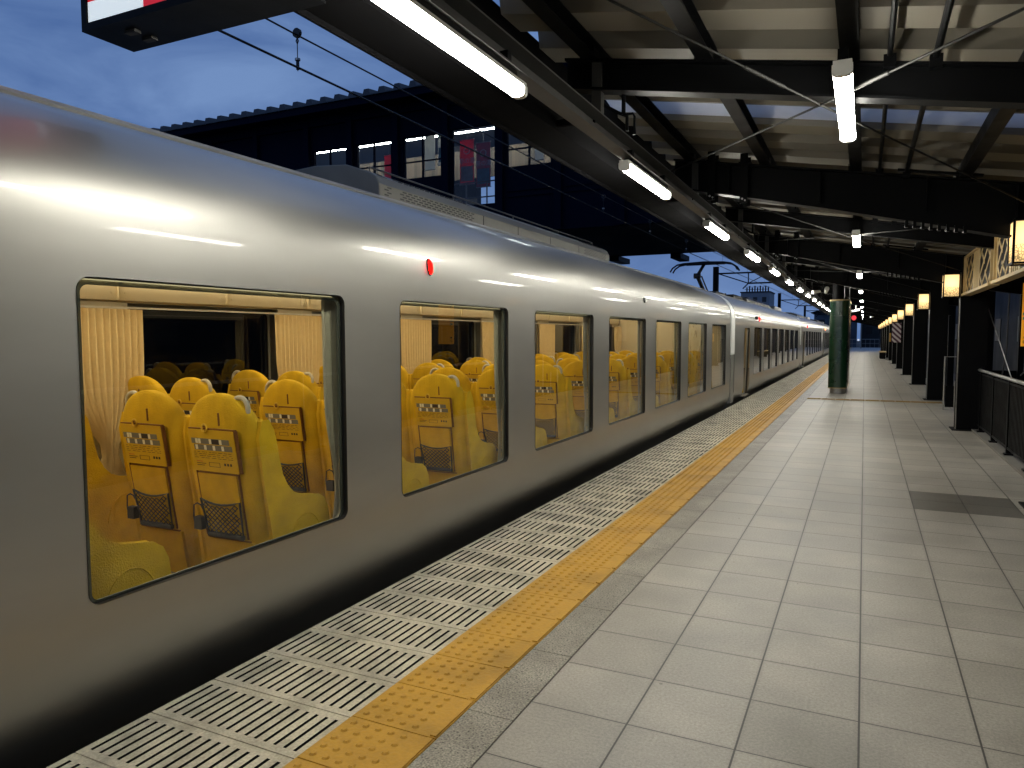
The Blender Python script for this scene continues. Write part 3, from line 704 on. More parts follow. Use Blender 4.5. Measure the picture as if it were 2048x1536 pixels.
def make_seat():
    s0 = MB(); rings = []
    for i in range(25):
        t = i/24; z = .16+(1.165-.16)*(math.sin(t*math.pi/2)**.8 if t > 0 else 0)
        w = .238 if z > .7 else .205+.033*(z-.16)/.54
        if z > .90: w *= max(1-((z-.90)/.266)**2.7, 0)**.5
        w = max(w, .02)
        yc = .06+(.86-z)*.16+(.03 if z > 1.0 else 0)*0 - max(0, z-.9)*.02
        th = .062+.028*max(0, min(1, (1.02-z)/.4)); th *= (max(1-((z-.9)/.28)**2, .08)**.5 if z > .9 else 1)
        ring = []
        for k in range(28):
            a = 2*math.pi*k/28; c, s_ = math.cos(a), math.sin(a)
            ring.append((w*math.copysign(abs(c)**.55, c), yc+th*math.copysign(abs(s_)**.7, s_), z))
        rings.append(ring)
    s0.loft(rings)
    # cushion
    cr_ = []
    for z, e in ((.24, -.02), (.26, 0), (.38, .0), (.42, -.015), (.44, -.05)):
        cr_.append([((.19+e)*math.copysign(abs(math.cos(2*math.pi*k/24))**.4, math.cos(2*math.pi*k/24)), .36+(.24+e)*math.copysign(abs(math.sin(2*math.pi*k/24))**.4, math.sin(2*math.pi*k/24)), z) for k in range(24)])
    s0.loft(cr_, 1)
    seat = s0.build('seat', [m_seat, m_seatcush], None, smooth=True)
    # side wings
    out_ = [(.035, 1.03), (.07, 1.03), (.10, .98), (.12, .90), (.135, .82), (.155, .745), (.19, .68), (.235, .635), (.30, .608), (.37, .595), (.43, .585), (.475, .555), (.50, .50), (.51, .42), (.51, .16), (.40, .12), (.13, .12), (.115, .3), (.085, .5), (.04, .75), (.015, .95)]
    for s_ in (-1, 1):
        q = MB(); x0 = s_*.214; rings = []
        cx = sum(p[0] for p in out_)/len(out_); 
        for dx, inset in ((0, .010), (.008, .0), (.034, .0), (.044, .010)):
            ring = []
            k = len(out_)
            for i, p in enumerate(out_):
                a = out_[i-1]; c = out_[(i+1) % k]; tx, tz = c[0]-a[0], c[1]-a[1]; l_ = math.hypot(tx, tz) or 1
                nx, nz = tz/l_, -tx/l_      # inward/outward guess, clockwise outline
                ring.append((x0+s_*dx, p[0]-nx*inset*-1 if False else p[0]+nx*inset*(-1)*-1*-1, p[1]+nz*inset*(-1)))
            rings.append(ring)
        q.loft(rings)
        arc = [(x0+s_*.045, .33+.12*math.cos(a), .34+.17*math.sin(a)) for a in [R(-20+14*i) for i in range(15)]]
        q.tube(arc, .003, 6)
        q.build('side_wing', m_seat, seat, world=False, smooth=True)
    yb = lambda z: .06+(.86-z)*.16-.086      # rear face
    def plate(q, x0, x1, z0, z1, off, mi=0, t=.004):
        a, c = yb(z0)-off, yb(z1)-off
        q.add([(x0, a, z0), (x1, a, z0), (x1, c, z1), (x0, c, z1), (x0, a+t, z0), (x1, a+t, z0), (x1, c+t, z1), (x0, c+t, z1)], [(0, 1, 2, 3), (7, 6, 5, 4), (0, 4, 5, 1), (1, 5, 6, 2), (2, 6, 7, 3), (3, 7, 4, 0)], mi)
    q = MB(); rnd = random.Random(3)
    plate(q, -.160, .150, .768, .985, .012, 0, .02); plate(q, -.160, .152, .985, .992, .008, 1, .02); plate(q, .150, .157, .768, .985, .008, 1, .02)
    plate(q, -.145, .115, .912, .940, .0135, 2, .001); plate(q, -.130, .130, .880, .908, .0135, 2, .001)
    for x, z in ((-.115, .914), (-.095, .914), (-.02, .914), (.05, .914), (-.12, .882), (-.06, .882), (0, .882), (.06, .882)): plate(q, x, x+.016, z, z+.024, .015, 3, .001)
    plate(q, -.003, .045, .914, .938, .015, 4, .001)
    for z in (.868, .858, .848, .838):
        x = -.14
        while x < .12:
            w = rnd.uniform(.008, .03); plate(q, x, min(x+w, .125), z, z+.0022, .0135, 4, .001); x += w+rnd.uniform(.004, .02)
    for z in (.818, .808, .798): plate(q, -.13, -.13+rnd.uniform(.04, .07), z, z+.003, .0135, 5 if z > .815 else 4, .001)
    plate(q, -.045, .03, .794, .796, .0135, 4, .001); plate(q, -.045, .03, .816, .818, .0135, 4, .001); plate(q, -.045, -.043, .796, .816, .0135, 4, .001); plate(q, .028, .03, .796, .816, .0135, 4, .001)
    for x in (.06, .08, .10): plate(q, x, x+.012, .805, .818, .0135, 4, .001)
    q.build('info_panel', [m_seatpanel, m_seatdark, m_lbl, m_lblw, m_lblk, m_lblr], seat, world=False)
    q = MB(); plate(q, -.142, .125, .45, .755, .010, 0, .02)
    plate(q, -.142, .125, .755, .763, .004, 1, .02); plate(q, -.155, -.150, .42, .80, .006, 1, .01); plate(q, .132, .138, .42, .80, .006, 1, .01)
    plate(q, -.165, .165, .16, .405, .006, 0, .02); plate(q, -.15, .15, .405, .412, .004, 1, .02)
    q.build('lower_panel', [m_seat, m_seatdark], seat, world=False)
    q = MB(); Z0, Z1 = .425, .62                   # string pocket
    def P(x, z, o=.020): return (x*1.3-.005, yb(z)-o-.02*(1-(x/.1)**2)*0.5, z)
    def topz(x): return Z1-.022*(1-(x/.105)**2)
    frame = [P(-.075, Z0)] + [P(-.105+.003*0, Z0+(Z1-Z0)*t) for t in (0,)][:0]
    lft = [P(-.082-.022*t, Z0+(topz(-.105)-Z0)*t) for t in (0, .5, 1)]; tp = [P(-.104+.208*t, topz(-.104+.208*t)) for t in (.1, .25, .4, .55, .7, .85, 1)]
    rg = [P(.104-.006*t, Z1+(Z0-Z1)*t) for t in (.5, 1)]
    q.tube(lft+tp+rg, .0055, 6, closed=True)
    q.bar(P(-.085, Z0+.008), P(.098, Z0+.008), .02, .02)
    n_ = 9
    for k in range(-n_, n_+3, 1):
        for sg in (1, -1):
            seg = []
            for i in range(13):
                t = i/12; z = Z0+(Z1-Z0)*t; x = k*.026+sg*(t-.5)*.19
                if abs(x) < .098 and z < topz(x): seg.append(P(x, z))
            if len(seg) > 1: q.tube([seg[0], seg[-1]], .003, 4)
    q.build('string_pocket', m_net, seat, world=False)
    q = MB()                                        # bottle ring beside the pocket
    x = -.165; q.tube([(x+.03, yb(.56)-.02, .56), (x+.025, yb(.56)-.03, .585), (x, yb(.56)-.03, .592), (x-.025, yb(.56)-.03, .58), (x-.03, yb(.55)-.03, .52), (x-.03, yb(.5)-.03, .46)], .004, 6)
    q.box(x-.022, x+.03, yb(.5)-.045, yb(.5)-.012, .455, .52); q.build('bottle_holder', m_net, seat, world=False)
    q = MB(); q.tube([(-.035+.017*math.cos(a), yb(.99)-.018, .995+.019*math.sin(a)) for a in [2*math.pi*i/14 for i in range(14)]], .0045, 6, closed=True)
    q.tube([(-.035+.007*math.cos(a), yb(.99)-.018, 1.0+.006*math.sin(a)) for a in [2*math.pi*i/10 for i in range(10)]], .003, 6, 1, closed=True)
    q.build('hook', [m_seatpanel, m_seatdark], seat, world=False)
    q = MB(); q.tube([(.062, yb(1.03)-.006, 1.01), (.062, yb(1.08)-.002, 1.075)], .005, 6); q.build('coat_slot', m_seatdark, seat, world=False)
    return seat
def add_ring(seat, s_):
    q = MB(); q.tube([(s_*(.135+.052*math.cos(a)), -.0+.01, 1.09+.058*math.sin(a)) for a in [R(-45+200*i/12) for i in range(13)]], .0125, 10)
    return q.build('grab_ring', m_grip, seat, world=False, smooth=True)

seat_R = make_seat(); add_ring(seat_R, 1)
seat_L = copy_tree(seat_R)
for ch in list(seat_L.children):
    if ch.name.startswith('grab_ring'): bpy.data.objects.remove(ch)
add_ring(seat_L, -1)
PW = 2.0085; W0 = 1.675; WLEN = 1.485

def curtain(y0, y1, x, ztop, zbot, mtl, parent, tie=None, amp=.018, side=1, waves=None):
    q = MB(); n = 60; rows = 14; wv = waves or (y1-y0)/.052
    for i in range(rows+1):
        t = i/rows; z = ztop+(zbot-ztop)*t
        if tie is None: c0, c1 = y0, y1
        else:
            k = math.exp(-((z-.62)/.28)**2); c0 = y0+(tie-y0)*k*.82; c1 = y1+(tie-y1)*k*.82
        for j in range(n+1):
            s_ = j/n; q.v.append((x+amp*math.sin(s_*wv*2*math.pi+.5*math.sin(3*t+s_*5)), c0+(c1-c0)*s_, z))
    for i in range(rows):
        for j in range(n):
            a = i*(n+1)+j; q.f.append((a, a+1, a+n+2, a+n+1)); q.m.append(0)
    return q.build('curtain', mtl, parent, smooth=True)

def carriage(y0, y1, label, first_win, nwin, doors, interior, k0=0):
    car = root('railway_carriage', label, 'train carriage', (XC, (y0+y1)/2, -1.0), 'carriages of the silver train')
    wins = [(first_win+PW*i, first_win+PW*i+WLEN, .458, 1.668, .05) for i in range(nwin)]
    ops = wins+[(a, a+w, .04, 1.64, .05) for a, w in doors]
    q, nr = shell(y0, y1, ops)
    q.build('body', m_body, car, normals=nr)
    q = MB()                                        # end walls
    for yy in (y0, y1):
        pr = [low(z)[:2] for z in ZR]+[prof(t)[:2] for t in TH[1:]]
        poly = [(XC+x*.998, z) for x, z in pr]+[(XC-x*.998, z) for x, z in reversed(pr[:-1])]
        q.prism(poly, 'y', yy-.02 if yy == y1 else yy, yy if yy == y1 else yy+.02)
    q.build('end_wall', m_roofgrey, car)
    q = MB(); q.box(XC-1.05, XC+1.05, y0+.3, y1-.3, -.95, -.45); q.build('underframe', m_under, car)
    for a in (y0+2.5, y1-2.5):
        q = MB()
        for s_ in (-.55, .55):
            for dy in (-.9, .9): q.tube([(XC+s_-.06, a+dy, -.62), (XC+s_+.06, a+dy, -.62)], .36, 20)
        q.box(XC-.8, XC+.8, a-1.2, a+1.2, -.75, -.5); q.build('bogie', m_under, car)
    for (a, e, z0, z1, r) in wins:
        window_unit(WLEN, .458, 1.668, .05, 1, car, a, m_glass)
        window_unit(WLEN, .458, 1.668, .05, -1, car, a, m_farglass)
    for a, w in doors:
        window_unit(w, .04, 1.64, .05, 1, car, a, m_glass, 'door_frame')
        window_unit(w, .04, 1.64, .05, -1, car, a, m_farglass, 'door_frame')
        q = MB(); q.box(XC-HW+.09, XC-HW+.13, a-.05, a+w+.05, .03, 1.7); q.build('door_leaf', m_gasket, car)
        q = MB(); q.box(XC+HW-.45, XC+HW-.10, a-.06, a-.015, .05, 1.66); q.box(XC+HW-.40, XC+HW-.13, a+w+.01, a+w+.05, .05, 1.66); q.build('door_jamb', m_seatpanel, car)
        q = MB(); q.box(XC+HW-.13, XC+HW+.015, a-.01, a+w+.01, .01, .035); q.build('step_plate', m_galv, car)
    # interior
    q = MB(); q.box(XC-1.12, XC+1.12, y0+.1, y1-.1, -.02, .02); q.build('floor_covering', m_carfloor, car)
    q = MB()
    q.box(XC-1.15, XC-1.135, y0+.1, y1-.1, .02, .40)
    q.box(XC-1.15, XC-1.135, y0+.1, y1-.1, 1.70, 2.0)
    edges = [y0+.1]+sum([[a-.03, e+.03] for a, e, *_ in wins], [])+[y1-.1]
    for i in range(0, len(edges), 2): q.box(XC-1.15, XC-1.135, edges[i], edges[i+1], .40, 1.70)
    q.box(XC-1.1, XC+1.1, y0+.1, y1-.1, 2.12, 2.14); q.build('lining', m_lining, car)
    for yy in (y1-.16, y0+.13): q = MB(); q.box(XC-1.13, XC+1.1, yy, yy+.03, .02, 2.12); q.build('partition', m_lining, car)
    q = MB()
    for s_ in (-1, 1): q.box(XC+s_*.42-.06, XC+s_*.42+.06, y0+.3, y1-.3, 2.10, 2.119)
    q.build('ceiling_light', m_strip if interior else m_strip2, car)
    q = MB()                                         # luggage racks
    for s_ in (-1, 1):
        xi, xo = XC+s_*.72, XC+s_*1.13
        q.box(xi, xo, y0+.2, y1-.2, 1.895, 1.912); q.box(xi-.012, xi+.012, y0+.2, y1-.2, 1.89, 1.95)
    q.box(XC-1.13, XC-1.085, y0+.2, y1-.2, 1.715, 1.845); 
    y = y0+.6
    while y < y1-.3: q.box(XC-1.085, XC-1.06, y-.014, y+.014, 1.72, 1.845); q.box(XC-1.088, XC-1.08, y-.06, y-.045, 1.76, 1.775); q.box(XC-1.088, XC-1.08, y+.045, y+.06, 1.76, 1.775); y += 1.0
    q.build('luggage_rack', m_lining, car)
    q = MB(); q.box(XC-1.082, XC-1.07, y0+.2, y1-.2, 1.655, 1.668); q.box(XC+1.07, XC+1.082, y0+.2, y1-.2, 1.69, 1.70); q.build('curtain_rail', m_rail, car)
    q = MB(); q.box(XC-1.085, XC-1.068, y0+.2, y1-.2, 1.847, 1.856); q.build('cove_light', m_strip if interior else m_strip2, car)
    # roof gutter rail
    for s_ in (-1, 1):
        x, z, nx, nz = max((prof(R(t_)) for t_ in range(30, 90)), key=lambda p: (p[1]-1.45)/(3.8-p[0])); q = MB(); q.tube([(XC+s_*x, y0+.2, z+.006), (XC+s_*x, y1-.2, z+.006)], .018, 6); q.build('roof_rail', m_roofgrey, car)
    return car

def aircon(car, y0, y1, h=.2, slots=True):
    zb = 2.40; hw = .60
    pr = [(-hw, zb), (hw, zb), (hw, zb+h*.62), (hw-.03, zb+h*.85), (hw-.10, zb+h), (.3, zb+h+.07), (0, zb+h+.09), (-.3, zb+h+.07), (-hw+.10, zb+h), (-hw+.03, zb+h*.85), (-hw, zb+h*.62)]
    q = MB(); q.prism([(XC+a, z) for a, z in pr], 'y', y0, y1)
    u = q.build('air_conditioner', m_ac, car, bevel=.01)
    if slots:
        for (a, e) in ((y0+.06, y0+.18), (y0+.26, y0+1.45), (y1-1.0, y1-.1)):
            q = MB()
            for r_ in range(5):
                z = zb+.066+r_*.0185; y = a+(.0 if r_ % 2 else .035)
                while y+.055 <= e: q.box(XC+hw-.004, XC+hw+.0015, y, y+.052, z, z+.0095); y += .077
            for r_ in range(3):
                p0 = Vector((XC+hw-.03, 0, zb+h*.85)); p1 = Vector((XC+hw-.10, 0, zb+h)); p = p0.lerp(p1, .2+r_*.3); y = a+(.0 if r_ % 2 else .035)
                while y+.055 <= e: q.bar((p.x, y, p.z), (p.x, y+.052, p.z), .012, .006, upv=(.4, 0, .9)); y += .077
            q.build('grille', m_under, u)
    q = MB()
    for yy in [y0+.15+i*(y1-y0-.3)/4 for i in range(5)]: q.tube([(XC+.40, yy, zb+h), (XC+.40, yy, zb+h+.07)], .007, 6)
    q.tube([(XC+.40, y0+.15, zb+h+.07), (XC+.40, y1-.15, zb+h+.07)], .007, 6); q.build('handrail', m_steel2, car)
    q = MB()
    for yy in (y0+1.6, y0+2.35, y0+3.2, y0+4.1):
        if yy < y1: q.box(XC+hw-.002, XC+hw+.004, yy, yy+.006, zb+.02, zb+h*.62); q.tube([(XC+hw+.0, yy+.1, zb+.04), (XC+hw+.02, yy+.1, zb+.04)], .009, 6)
    q.build('panel_seams', m_under, u)
m_ac = mat('aircon_grey', (0.13, 0.125, 0.108), 0.55, 0.3, 0.15, 4)

car1 = carriage(-2.05, 15.78, 'nearest silver train carriage with seven big windows and yellow seats lit inside', W0-PW, 8, [], True)
aircon(car1, 4.42, 9.72, .255)
def sz(c): return Vector(WL[c.name])
o1 = sz(car1)
sx_near, sx_aisle, sx_far1, sx_far2 = -2.92, -3.435, -4.24, -4.75
n_s = 0
for k in range(-2, 13):
    yr = 2.65+1.0345*k
    if yr < 14.6:
        for x, pr in ((sx_near, seat_R), (sx_aisle, seat_L)):
            s_ = (pr if n_s < 2 else copy_tree(pr)); s_.parent = car1; s_.location = Vector((x, yr, 0))-o1; n_s += 1
    yf = 3.60+1.0345*k
    if yf < 14.8:
        for x, pr in ((sx_far1, seat_R), (sx_far2, seat_L)):
            s_ = copy_tree(pr, car1); s_.location = Vector((x, yf, 0))-o1
for i in range(-1, 8):
    ps = W0+PW*i                                   # curtains hang over the pillars
    tie = ps-.26
    curtain(ps-.64+.02, ps+.02, XC-1.055, 1.65, .42, m_curtain, car1, tie)
    if i < 7:
        we = W0+PW*i+WLEN
        curtain(we-.085, we+.06, XC+HW-.085, 1.66, .42, m_curtain2, car1, we+.02, .009)
# marker lamp, sensor
q = MB(); pts = [(-2.536, 4.055+.028*math.cos(a), 1.90+.055*math.sin(a)) for a in [2*math.pi*i/20 for i in range(20)]]
XB_ = lambda z: XC+prof(math.asin(min(1, ((z-1.7)/.77)**1.55)))[0]
def oval(cy, cz, ry, rz, proud, m1, m2, parent, nm):
    q = MB(); n = 20
    def rg(k, d):
        return [(XB_(cz+rz*k*math.sin(2*math.pi*i/n))+d, cy+ry*k*math.cos(2*math.pi*i/n), cz+rz*k*math.sin(2*math.pi*i/n)) for i in range(n)]
    q.loft([rg(1.12, -.004), rg(1.12, proud*.5), rg(1.05, proud*.6), rg(1.0, proud*.4)], 0, cap=True)
    a = q.build(nm, m1, parent, smooth=True)
    q = MB(); q.loft([rg(.95, proud*.4), rg(.85, proud), rg(.4, proud*1.2)], 0, cap=True); q.build('lens', m2, a, smooth=True)
    q = MB(); q.loft([[(v[0]+proud*1.25, v[1], v[2]) for v in rg(.28, 0)], [(v[0]+proud*1.4, v[1], v[2]) for v in rg(.15, 0)]], 0, cap=True)
    return a
oval(4.03, 1.895, .022, .05, .016, m_gasket, m_redlamp, car1, 'marker_lamp')
oval(9.12, 1.905, .022, .03, .03, m_steel, m_cap, car1, 'door_sensor')
# white gangway fairing between carriages
def fairing(y0, y1, parent, sc=1.0):
    q = MB(); rings = []
    for yy in (y0, y1):
        pass
    pts = [low(z)[:2] for z in (1.05, 1.3, 1.5, 1.7)]+[prof(t)[:2] for t in TH[1:18]]
    for s_ in (1, -1):
        rows = []
        for j, (x, z) in enumerate(pts):
            t = max(0, (z-1.7)/.7); yy1 = y1-(y1-y0)*.55*t*t
            rows.append([(XC+s_*(x+.012), y0, z), (XC+s_*(x+.012), yy1, z), (XC+s_*(x-.08), yy1, z), (XC+s_*(x-.08), y0, z)])
        q.loft(rows)
    q.build('gangway_fairing', m_white, parent, smooth=True)
    q = MB()
    for s_ in (1, -1): q.box(XC+s_*(HW-.06), XC+s_*(HW+.004), y0+.06, y1-.04, .02, 1.05)
    q.build('gangway_guard', m_galv, parent)
fairing(15.80, 16.28, car1)
cars = [('second silver train carriage with a yellow doorway and pantograph on its roof', 16.36, 17.55), ('third silver train carriage, beyond the pantograph carriage', 34.5, 35.3), ('fourth silver train carriage, farthest along the platform', 52.7, 53.5)]
for i, (lb, ya, dy) in enumerate(cars):
    c = carriage(ya, ya+17.9, lb, ya+3.1, 7, [(ya+1.45, .78)], False)
    aircon(c, ya+6.5, ya+12.5, .2, False)
    q = MB(); q.box(XC-.6, XC+.6, ya+14, ya+16.5, 2.40, 2.62); q.build('roof_box', m_roofgrey, c, bevel=.03)
    if i < 2: fairing(ya+17.92, ya+18.12, c)
    oval(ya+4.0, 1.895, .03, .06, .02, m_gasket, m_redlamp if i < 2 else m_orange, c, 'marker_lamp')
    if i == 0:
        q = MB(); q.box(XC+HW-.12, XC+HW+.05, 19.6, 19.72, 1.86, 1.95); q.tube([(XC+HW+.05, 19.66, 1.90), (XC+HW+.06, 19.66, 1.90)], .03, 10); q.build('door_camera', m_under, c)
        # pantograph
        q = MB(); q.box(XC-.55, XC+.45, 18.6, 19.9, 2.44, 2.56); q.box(XC-.3, XC+.3, 19.9, 20.6, 2.46, 2.55)
        for s_ in (-.4, .35):
            for yy in (18.7, 19.8): q.tube([(XC+s_, yy, 2.36), (XC+s_, yy, 2.50)], .05, 8)
        pt = q.build('pantograph', m_under, c)
        q = MB(); kn = (XC-.05, 18.75, 2.96)
        q.tube([(XC, 19.5, 2.56), kn], .05, 8); q.tube([(XC+.12, 19.35, 2.56), (kn[0]+.1, 18.8, 2.95)], .02, 6)
        q.tube([kn, (XC, 19.35, 3.30)], .04, 8); q.tube([(kn[0]-.03, 18.85, 2.98), (XC-.06, 19.4, 3.28)], .015, 6); q.tube([(kn[0]-.08, kn[1], kn[2]), (kn[0]+.08, kn[1], kn[2])], .07, 10)
        q.build('folding_arm', m_under, pt)
        q = MB()
        for yy in (19.25, 19.55):
            q.tube([(XC-.86, yy, 3.12), (XC-.80, yy, 3.22), (XC-.68, yy, 3.30), (XC-.5, yy, 3.33), (XC, yy, 3.35), (XC+.5, yy, 3.33), (XC+.68, yy, 3.30), (XC+.80, yy, 3.22), (XC+.86, yy, 3.12)], .022, 7)
        q.box(XC-.5, XC+.5, 19.22, 19.58, 3.30, 3.34); q.build('collector_head', m_under, pt)
        q = MB(); q.box(XC-.5, XC+.5, 21.0, 22.6, 2.42, 2.6)
        for k in range(6): q.tube([(XC-.3+.12*k, 20.8, 2.44), (XC-.3+.12*k, 20.8, 2.62)], .03, 8)
        q.build('roof_equipment', m_under, c)

# ------------------------------------------------------------------ overhead line
line = root('overhead_line', 'thin black contact wire and carrier wire hanging above the train', 'overhead wire', (-3.78, 18, 3.35))
q = MB(); q.tube([(-3.72, -10, 3.38), (-3.80, 18, 3.42), (-3.86, 36, 3.60), (-3.8, 65, 3.7), (-3.8, 94, 3.7), (-3.8, 250, 3.7)], .0085, 6); q.build('contact_wire', m_wire, line)
q = MB(); q.tube([(-3.72, -10, 3.66), (-3.78, 4.2, 3.64), (-3.80, 18, 3.70), (-3.86, 27, 3.9), (-3.86, 36, 4.5), (-3.8, 50, 4.05), (-3.8, 65, 4.6), (-3.8, 80, 4.1), (-3.8, 94, 4.6), (-3.8, 250, 4.6)], .0065, 6); q.build('carrier_wire', m_wire, line)
for y in (4.25, 11.2, 14.0, 17.2, 22, 27, 32, 40, 45, 50, 56, 61, 70, 76, 82):
    q = MB(); x = -3.79; z1 = 3.39 if y < 20 else 3.62; z2 = 3.66 if y < 20 else 4.0
    q.tube([(x, y, z1), (x, y, z2)], .0035, 5)
    if y < 20:
        q.tube([(x, y-.012, z2), (x, y+.012, z2)], .035, 10); q.tube([(x, y, z1+.01), (x, y, z1+.07)], .012, 8); q.tube([(x, y, z1+.075), (x, y, z1+.09)], .020, 8, 1)
        q.tube([(x, y, z2-.03), (x+.012, y, z2-.055), (x, y, z2-.08), (x-.012, y, z2-.055)], .004, 5, closed=True)
    q.build('dropper', [m_wire, m_galv], line)
q = MB(); q.tube([(-5.6, -10, 4.9), (-5.4, 36, 4.9), (-5.4, 150, 4.9)], .007, 5); q.tube([(-2.6, 26, 4.9), (-2.6, 36, 5.0), (-2.6, 150, 5.0)], .006, 5); q.build('feeder_wire', m_wire, line)
for i, y in enumerate((36, 65, 94)):
    gt = root('overhead_gantry', '%s black lattice gantry spanning the track beyond the building' % ('nearest', 'second', 'farthest')[i], 'gantry', (-6.5, y, -1.1), 'gantries of the overhead line')
    q = MB(); q.box(-6.62, -6.38, y-.12, y+.12, -1.1, 4.75 if i == 0 else 5.0); q.build('mast', m_steel, gt)
    q = MB(); q.box(3.2, 3.44, y-.12, y+.12, -1.1, 4.6); q.build('mast', m_steel, gt)
    zt_, zb_ = 4.42, 3.92
    q = MB(); q.bar((-6.5, y, zt_), (3.3, y, zt_), .07, .07); q.bar((-5.0, y, zb_), (2.0, y, zb_), .07, .07); q.bar((-6.4, y, zt_), (-5.0, y, zb_), .05, .05); q.bar((3.3, y, zt_), (2, y, zb_), .05, .05)
    for k in range(7): x = -5+k; q.bar((x, y, zb_), (x, y, zt_), .045, .045); q.bar((x, y, zt_ if k % 2 else zb_), (x+1, y, zb_ if k % 2 else zt_), .035, .035)
    q.bar((-5.0, y, zb_), (-5.25, y, zb_-.25), .05, .05); q.build('truss', m_steel, gt)
    q = MB(); x = -3.86; q.tube([(x, y, zt_), (x, y, zt_+.28)], .02, 6); q.tube([(x-.18, y, zt_+.5), (x-.2, y, zt_+.36), (x-.06, y, zt_+.28), (x+.06, y, zt_+.28), (x+.2, y, zt_+.36), (x+.18, y, zt_+.5), (x, y, zt_+.55)], .018, 6, closed=True)
    q.tube([(x, y, zt_+.55), (x, y, zt_+.7)], .02, 6); q.build('insulator_bracket', m_steel, gt)

# ------------------------------------------------------------------ concourse building across the tracks
YF = 18.0
bl = root('concourse_building', 'dark navy station building bridging the tracks, corrugated roof and lit windows', 'building', (-9, YF, 4.25))
ops = [(-15.53, -14.24, 5.97, 7.17, 1), (-13.88, -12.6, 5.97, 7.18, 1), (-12.19, -10.9, 5.97, 7.20, 1), (-10.57, -9.19, 5.06, 7.24, 0), (-8.86, -7.53, 5.98, 7.27, 1), (-7.12, -5.8, 5.98, 7.28, 1)]
q = MB(); zb, ztp = 4.25, 8.15
xs = [-21.6]+sum([[a, e] for a, e, *_ in ops], [])+[4.0]
for i in range(0, len(xs), 2): q.box(xs[i], xs[i+1], YF, YF+.18, zb, ztp)
for a, e, z0, z1, _ in ops: q.box(a, e, YF+.003, YF+.177, zb, z0); q.box(a, e, YF+.003, YF+.177, z1, ztp)
q.box(-21.6, -21.4, YF+.18, 25.5, zb, ztp); q.box(3.8, 4.0, YF+.18, 25.5, zb, ztp)
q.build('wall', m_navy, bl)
q = MB()
for x in (-15.7, -14.05, -12.4, -10.73, -9.02, -7.32, -5.6, -3.6, -1.6, -17.8, -19.8): q.box(x-.10, x+.10, YF-.12, YF-.002, zb, ztp-.1)
q.box(-21.7, 4.1, YF-.10, YF-.004, ztp-.28, ztp-.03)
for z in (5.2, 5.35): q.box(-8.8, 4, YF-.03, YF-.003, z, z+.02)
q.build('pilasters', m_navy, bl)
q = MB(); q.box(-21.5, 3.9, YF+.18, 25.6, zb+.06, zb+.35); q.build('floor_slab', m_dark, bl)
q = MB(); q.box(-21.3, 3.7, YF+.18, 25.5, 7.66, 7.78); q.build('ceiling', m_steel2, bl)
m_slat = mat('wood_slat_wall', (0.11, 0.078, 0.045), 0.6, 0, .1, 9); stripes(m_slat, 0, 9, .45, 1.25)
q = MB(); q.box(-16.5, 3.7, 20.5, 20.56, 6.42, 7.30); q.box(-16.5, -13.3, 20.5, 20.56, 5.0, 6.42); q.box(-8.4, 3.7, 20.5, 20.56, 4.6, 6.42); q.build('slat_wall', m_slat, bl)
q = MB()
for x in (-12.05, -11.5): q.box(x-.16, x+.16, 20.9, 21.2, 4.6, 7.6)
for x in (-17, -14, -8.5, -5): q.box(x-.1, x+.1, 25.2, 25.4, 4.5, 7.7)
q.build('inner_column', m_dark, bl)
q = MB()
for z in (5.72, 5.30): q.tube([(-10.57, YF+.1, z), (-9.19, YF+.1, z)], .02, 6)
for x in (-10.15, -9.5): q.tube([(x, YF+.1, 5.06), (x, YF+.1, 5.72)], .02, 6)
q.build('railing', m_steel2, bl)
for i, (a, e, z0, z1, mul) in enumerate(ops):
    q = MB(); f_ = .035
    q.box(a, e, YF+.03, YF+.09, z0, z0+f_); q.box(a, e, YF+.03, YF+.09, z1-f_, z1); q.box(a, a+f_, YF+.03, YF+.09, z0+f_, z1-f_); q.box(e-f_, e, YF+.03, YF+.09, z0+f_, z1-f_)
    if mul:
        mx_ = (a+e)/2; q.box(mx_-.025, mx_+.025, YF+.035, YF+.085, z0+f_, z1-f_); q.box(a+f_, e-f_, YF+.04, YF+.08, z0+.48, z0+.52)
    w = q.build('window', m_navy, bl)
    q = MB(); q.quad((a, YF+.06, z0), (e, YF+.06, z0), (e, YF+.06, z1), (a, YF+.06, z1)); q.build('pane', glass('concourse_glass_%d' % i, (.85, .88, .9), 1.2) if i == 0 else bpy.data.materials['concourse_glass_0'], w)
m_tube2 = emis('concourse_tube', (0.95, 1.0, 0.95), 60.0)
for i, (xa, xb) in enumerate(((-17.2, -15.9), (-15.8, -14.4), (-14.35, -12.9), (-12.85, -11.4), (-11.35, -9.9), (-9.85, -8.4), (-8.35, -6.0))):
    q = MB(); q.box(xa, xb, 19.55, 19.60, 7.575, 7.60); q.box(xa, xb, 19.52, 19.66, 7.60, 7.655, 1); q.build('strip_light', [m_tube2, m_cap], bl)
q = MB()                                            # corrugated roof, ribs run away from us
x = -22.1
while x < 4.4:
    pr = [(x, 0), (x+.26, 0), (x+.31, .15), (x+.47, .15), (x+.52, 0)]
    for i in range(4):
        (xa, ha), (xb, hb) = pr[i], pr[i+1]
        za, zc = 8.28, 8.9
        q.quad((xa, 17.2, za+ha), (xb, 17.2, za+hb), (xb, 22, zc+hb), (xa, 22, zc+ha)); q.quad((xa, 22, zc+ha), (xb, 22, zc+hb), (xb, 26.5, za+hb), (xa, 26.5, za+ha))
        q.quad((xa, 17.2, za+ha-.03), (xa, 22, zc+ha-.03), (xb, 22, zc+hb-.03), (xb, 17.2, za+hb-.03)); q.quad((xa, 17.2, za-.03), (xb, 17.2, za-.03), (xb, 17.2, za+hb), (xa, 17.2, za+ha))
    x += .52
q.build('roof', m_sheettop, bl)
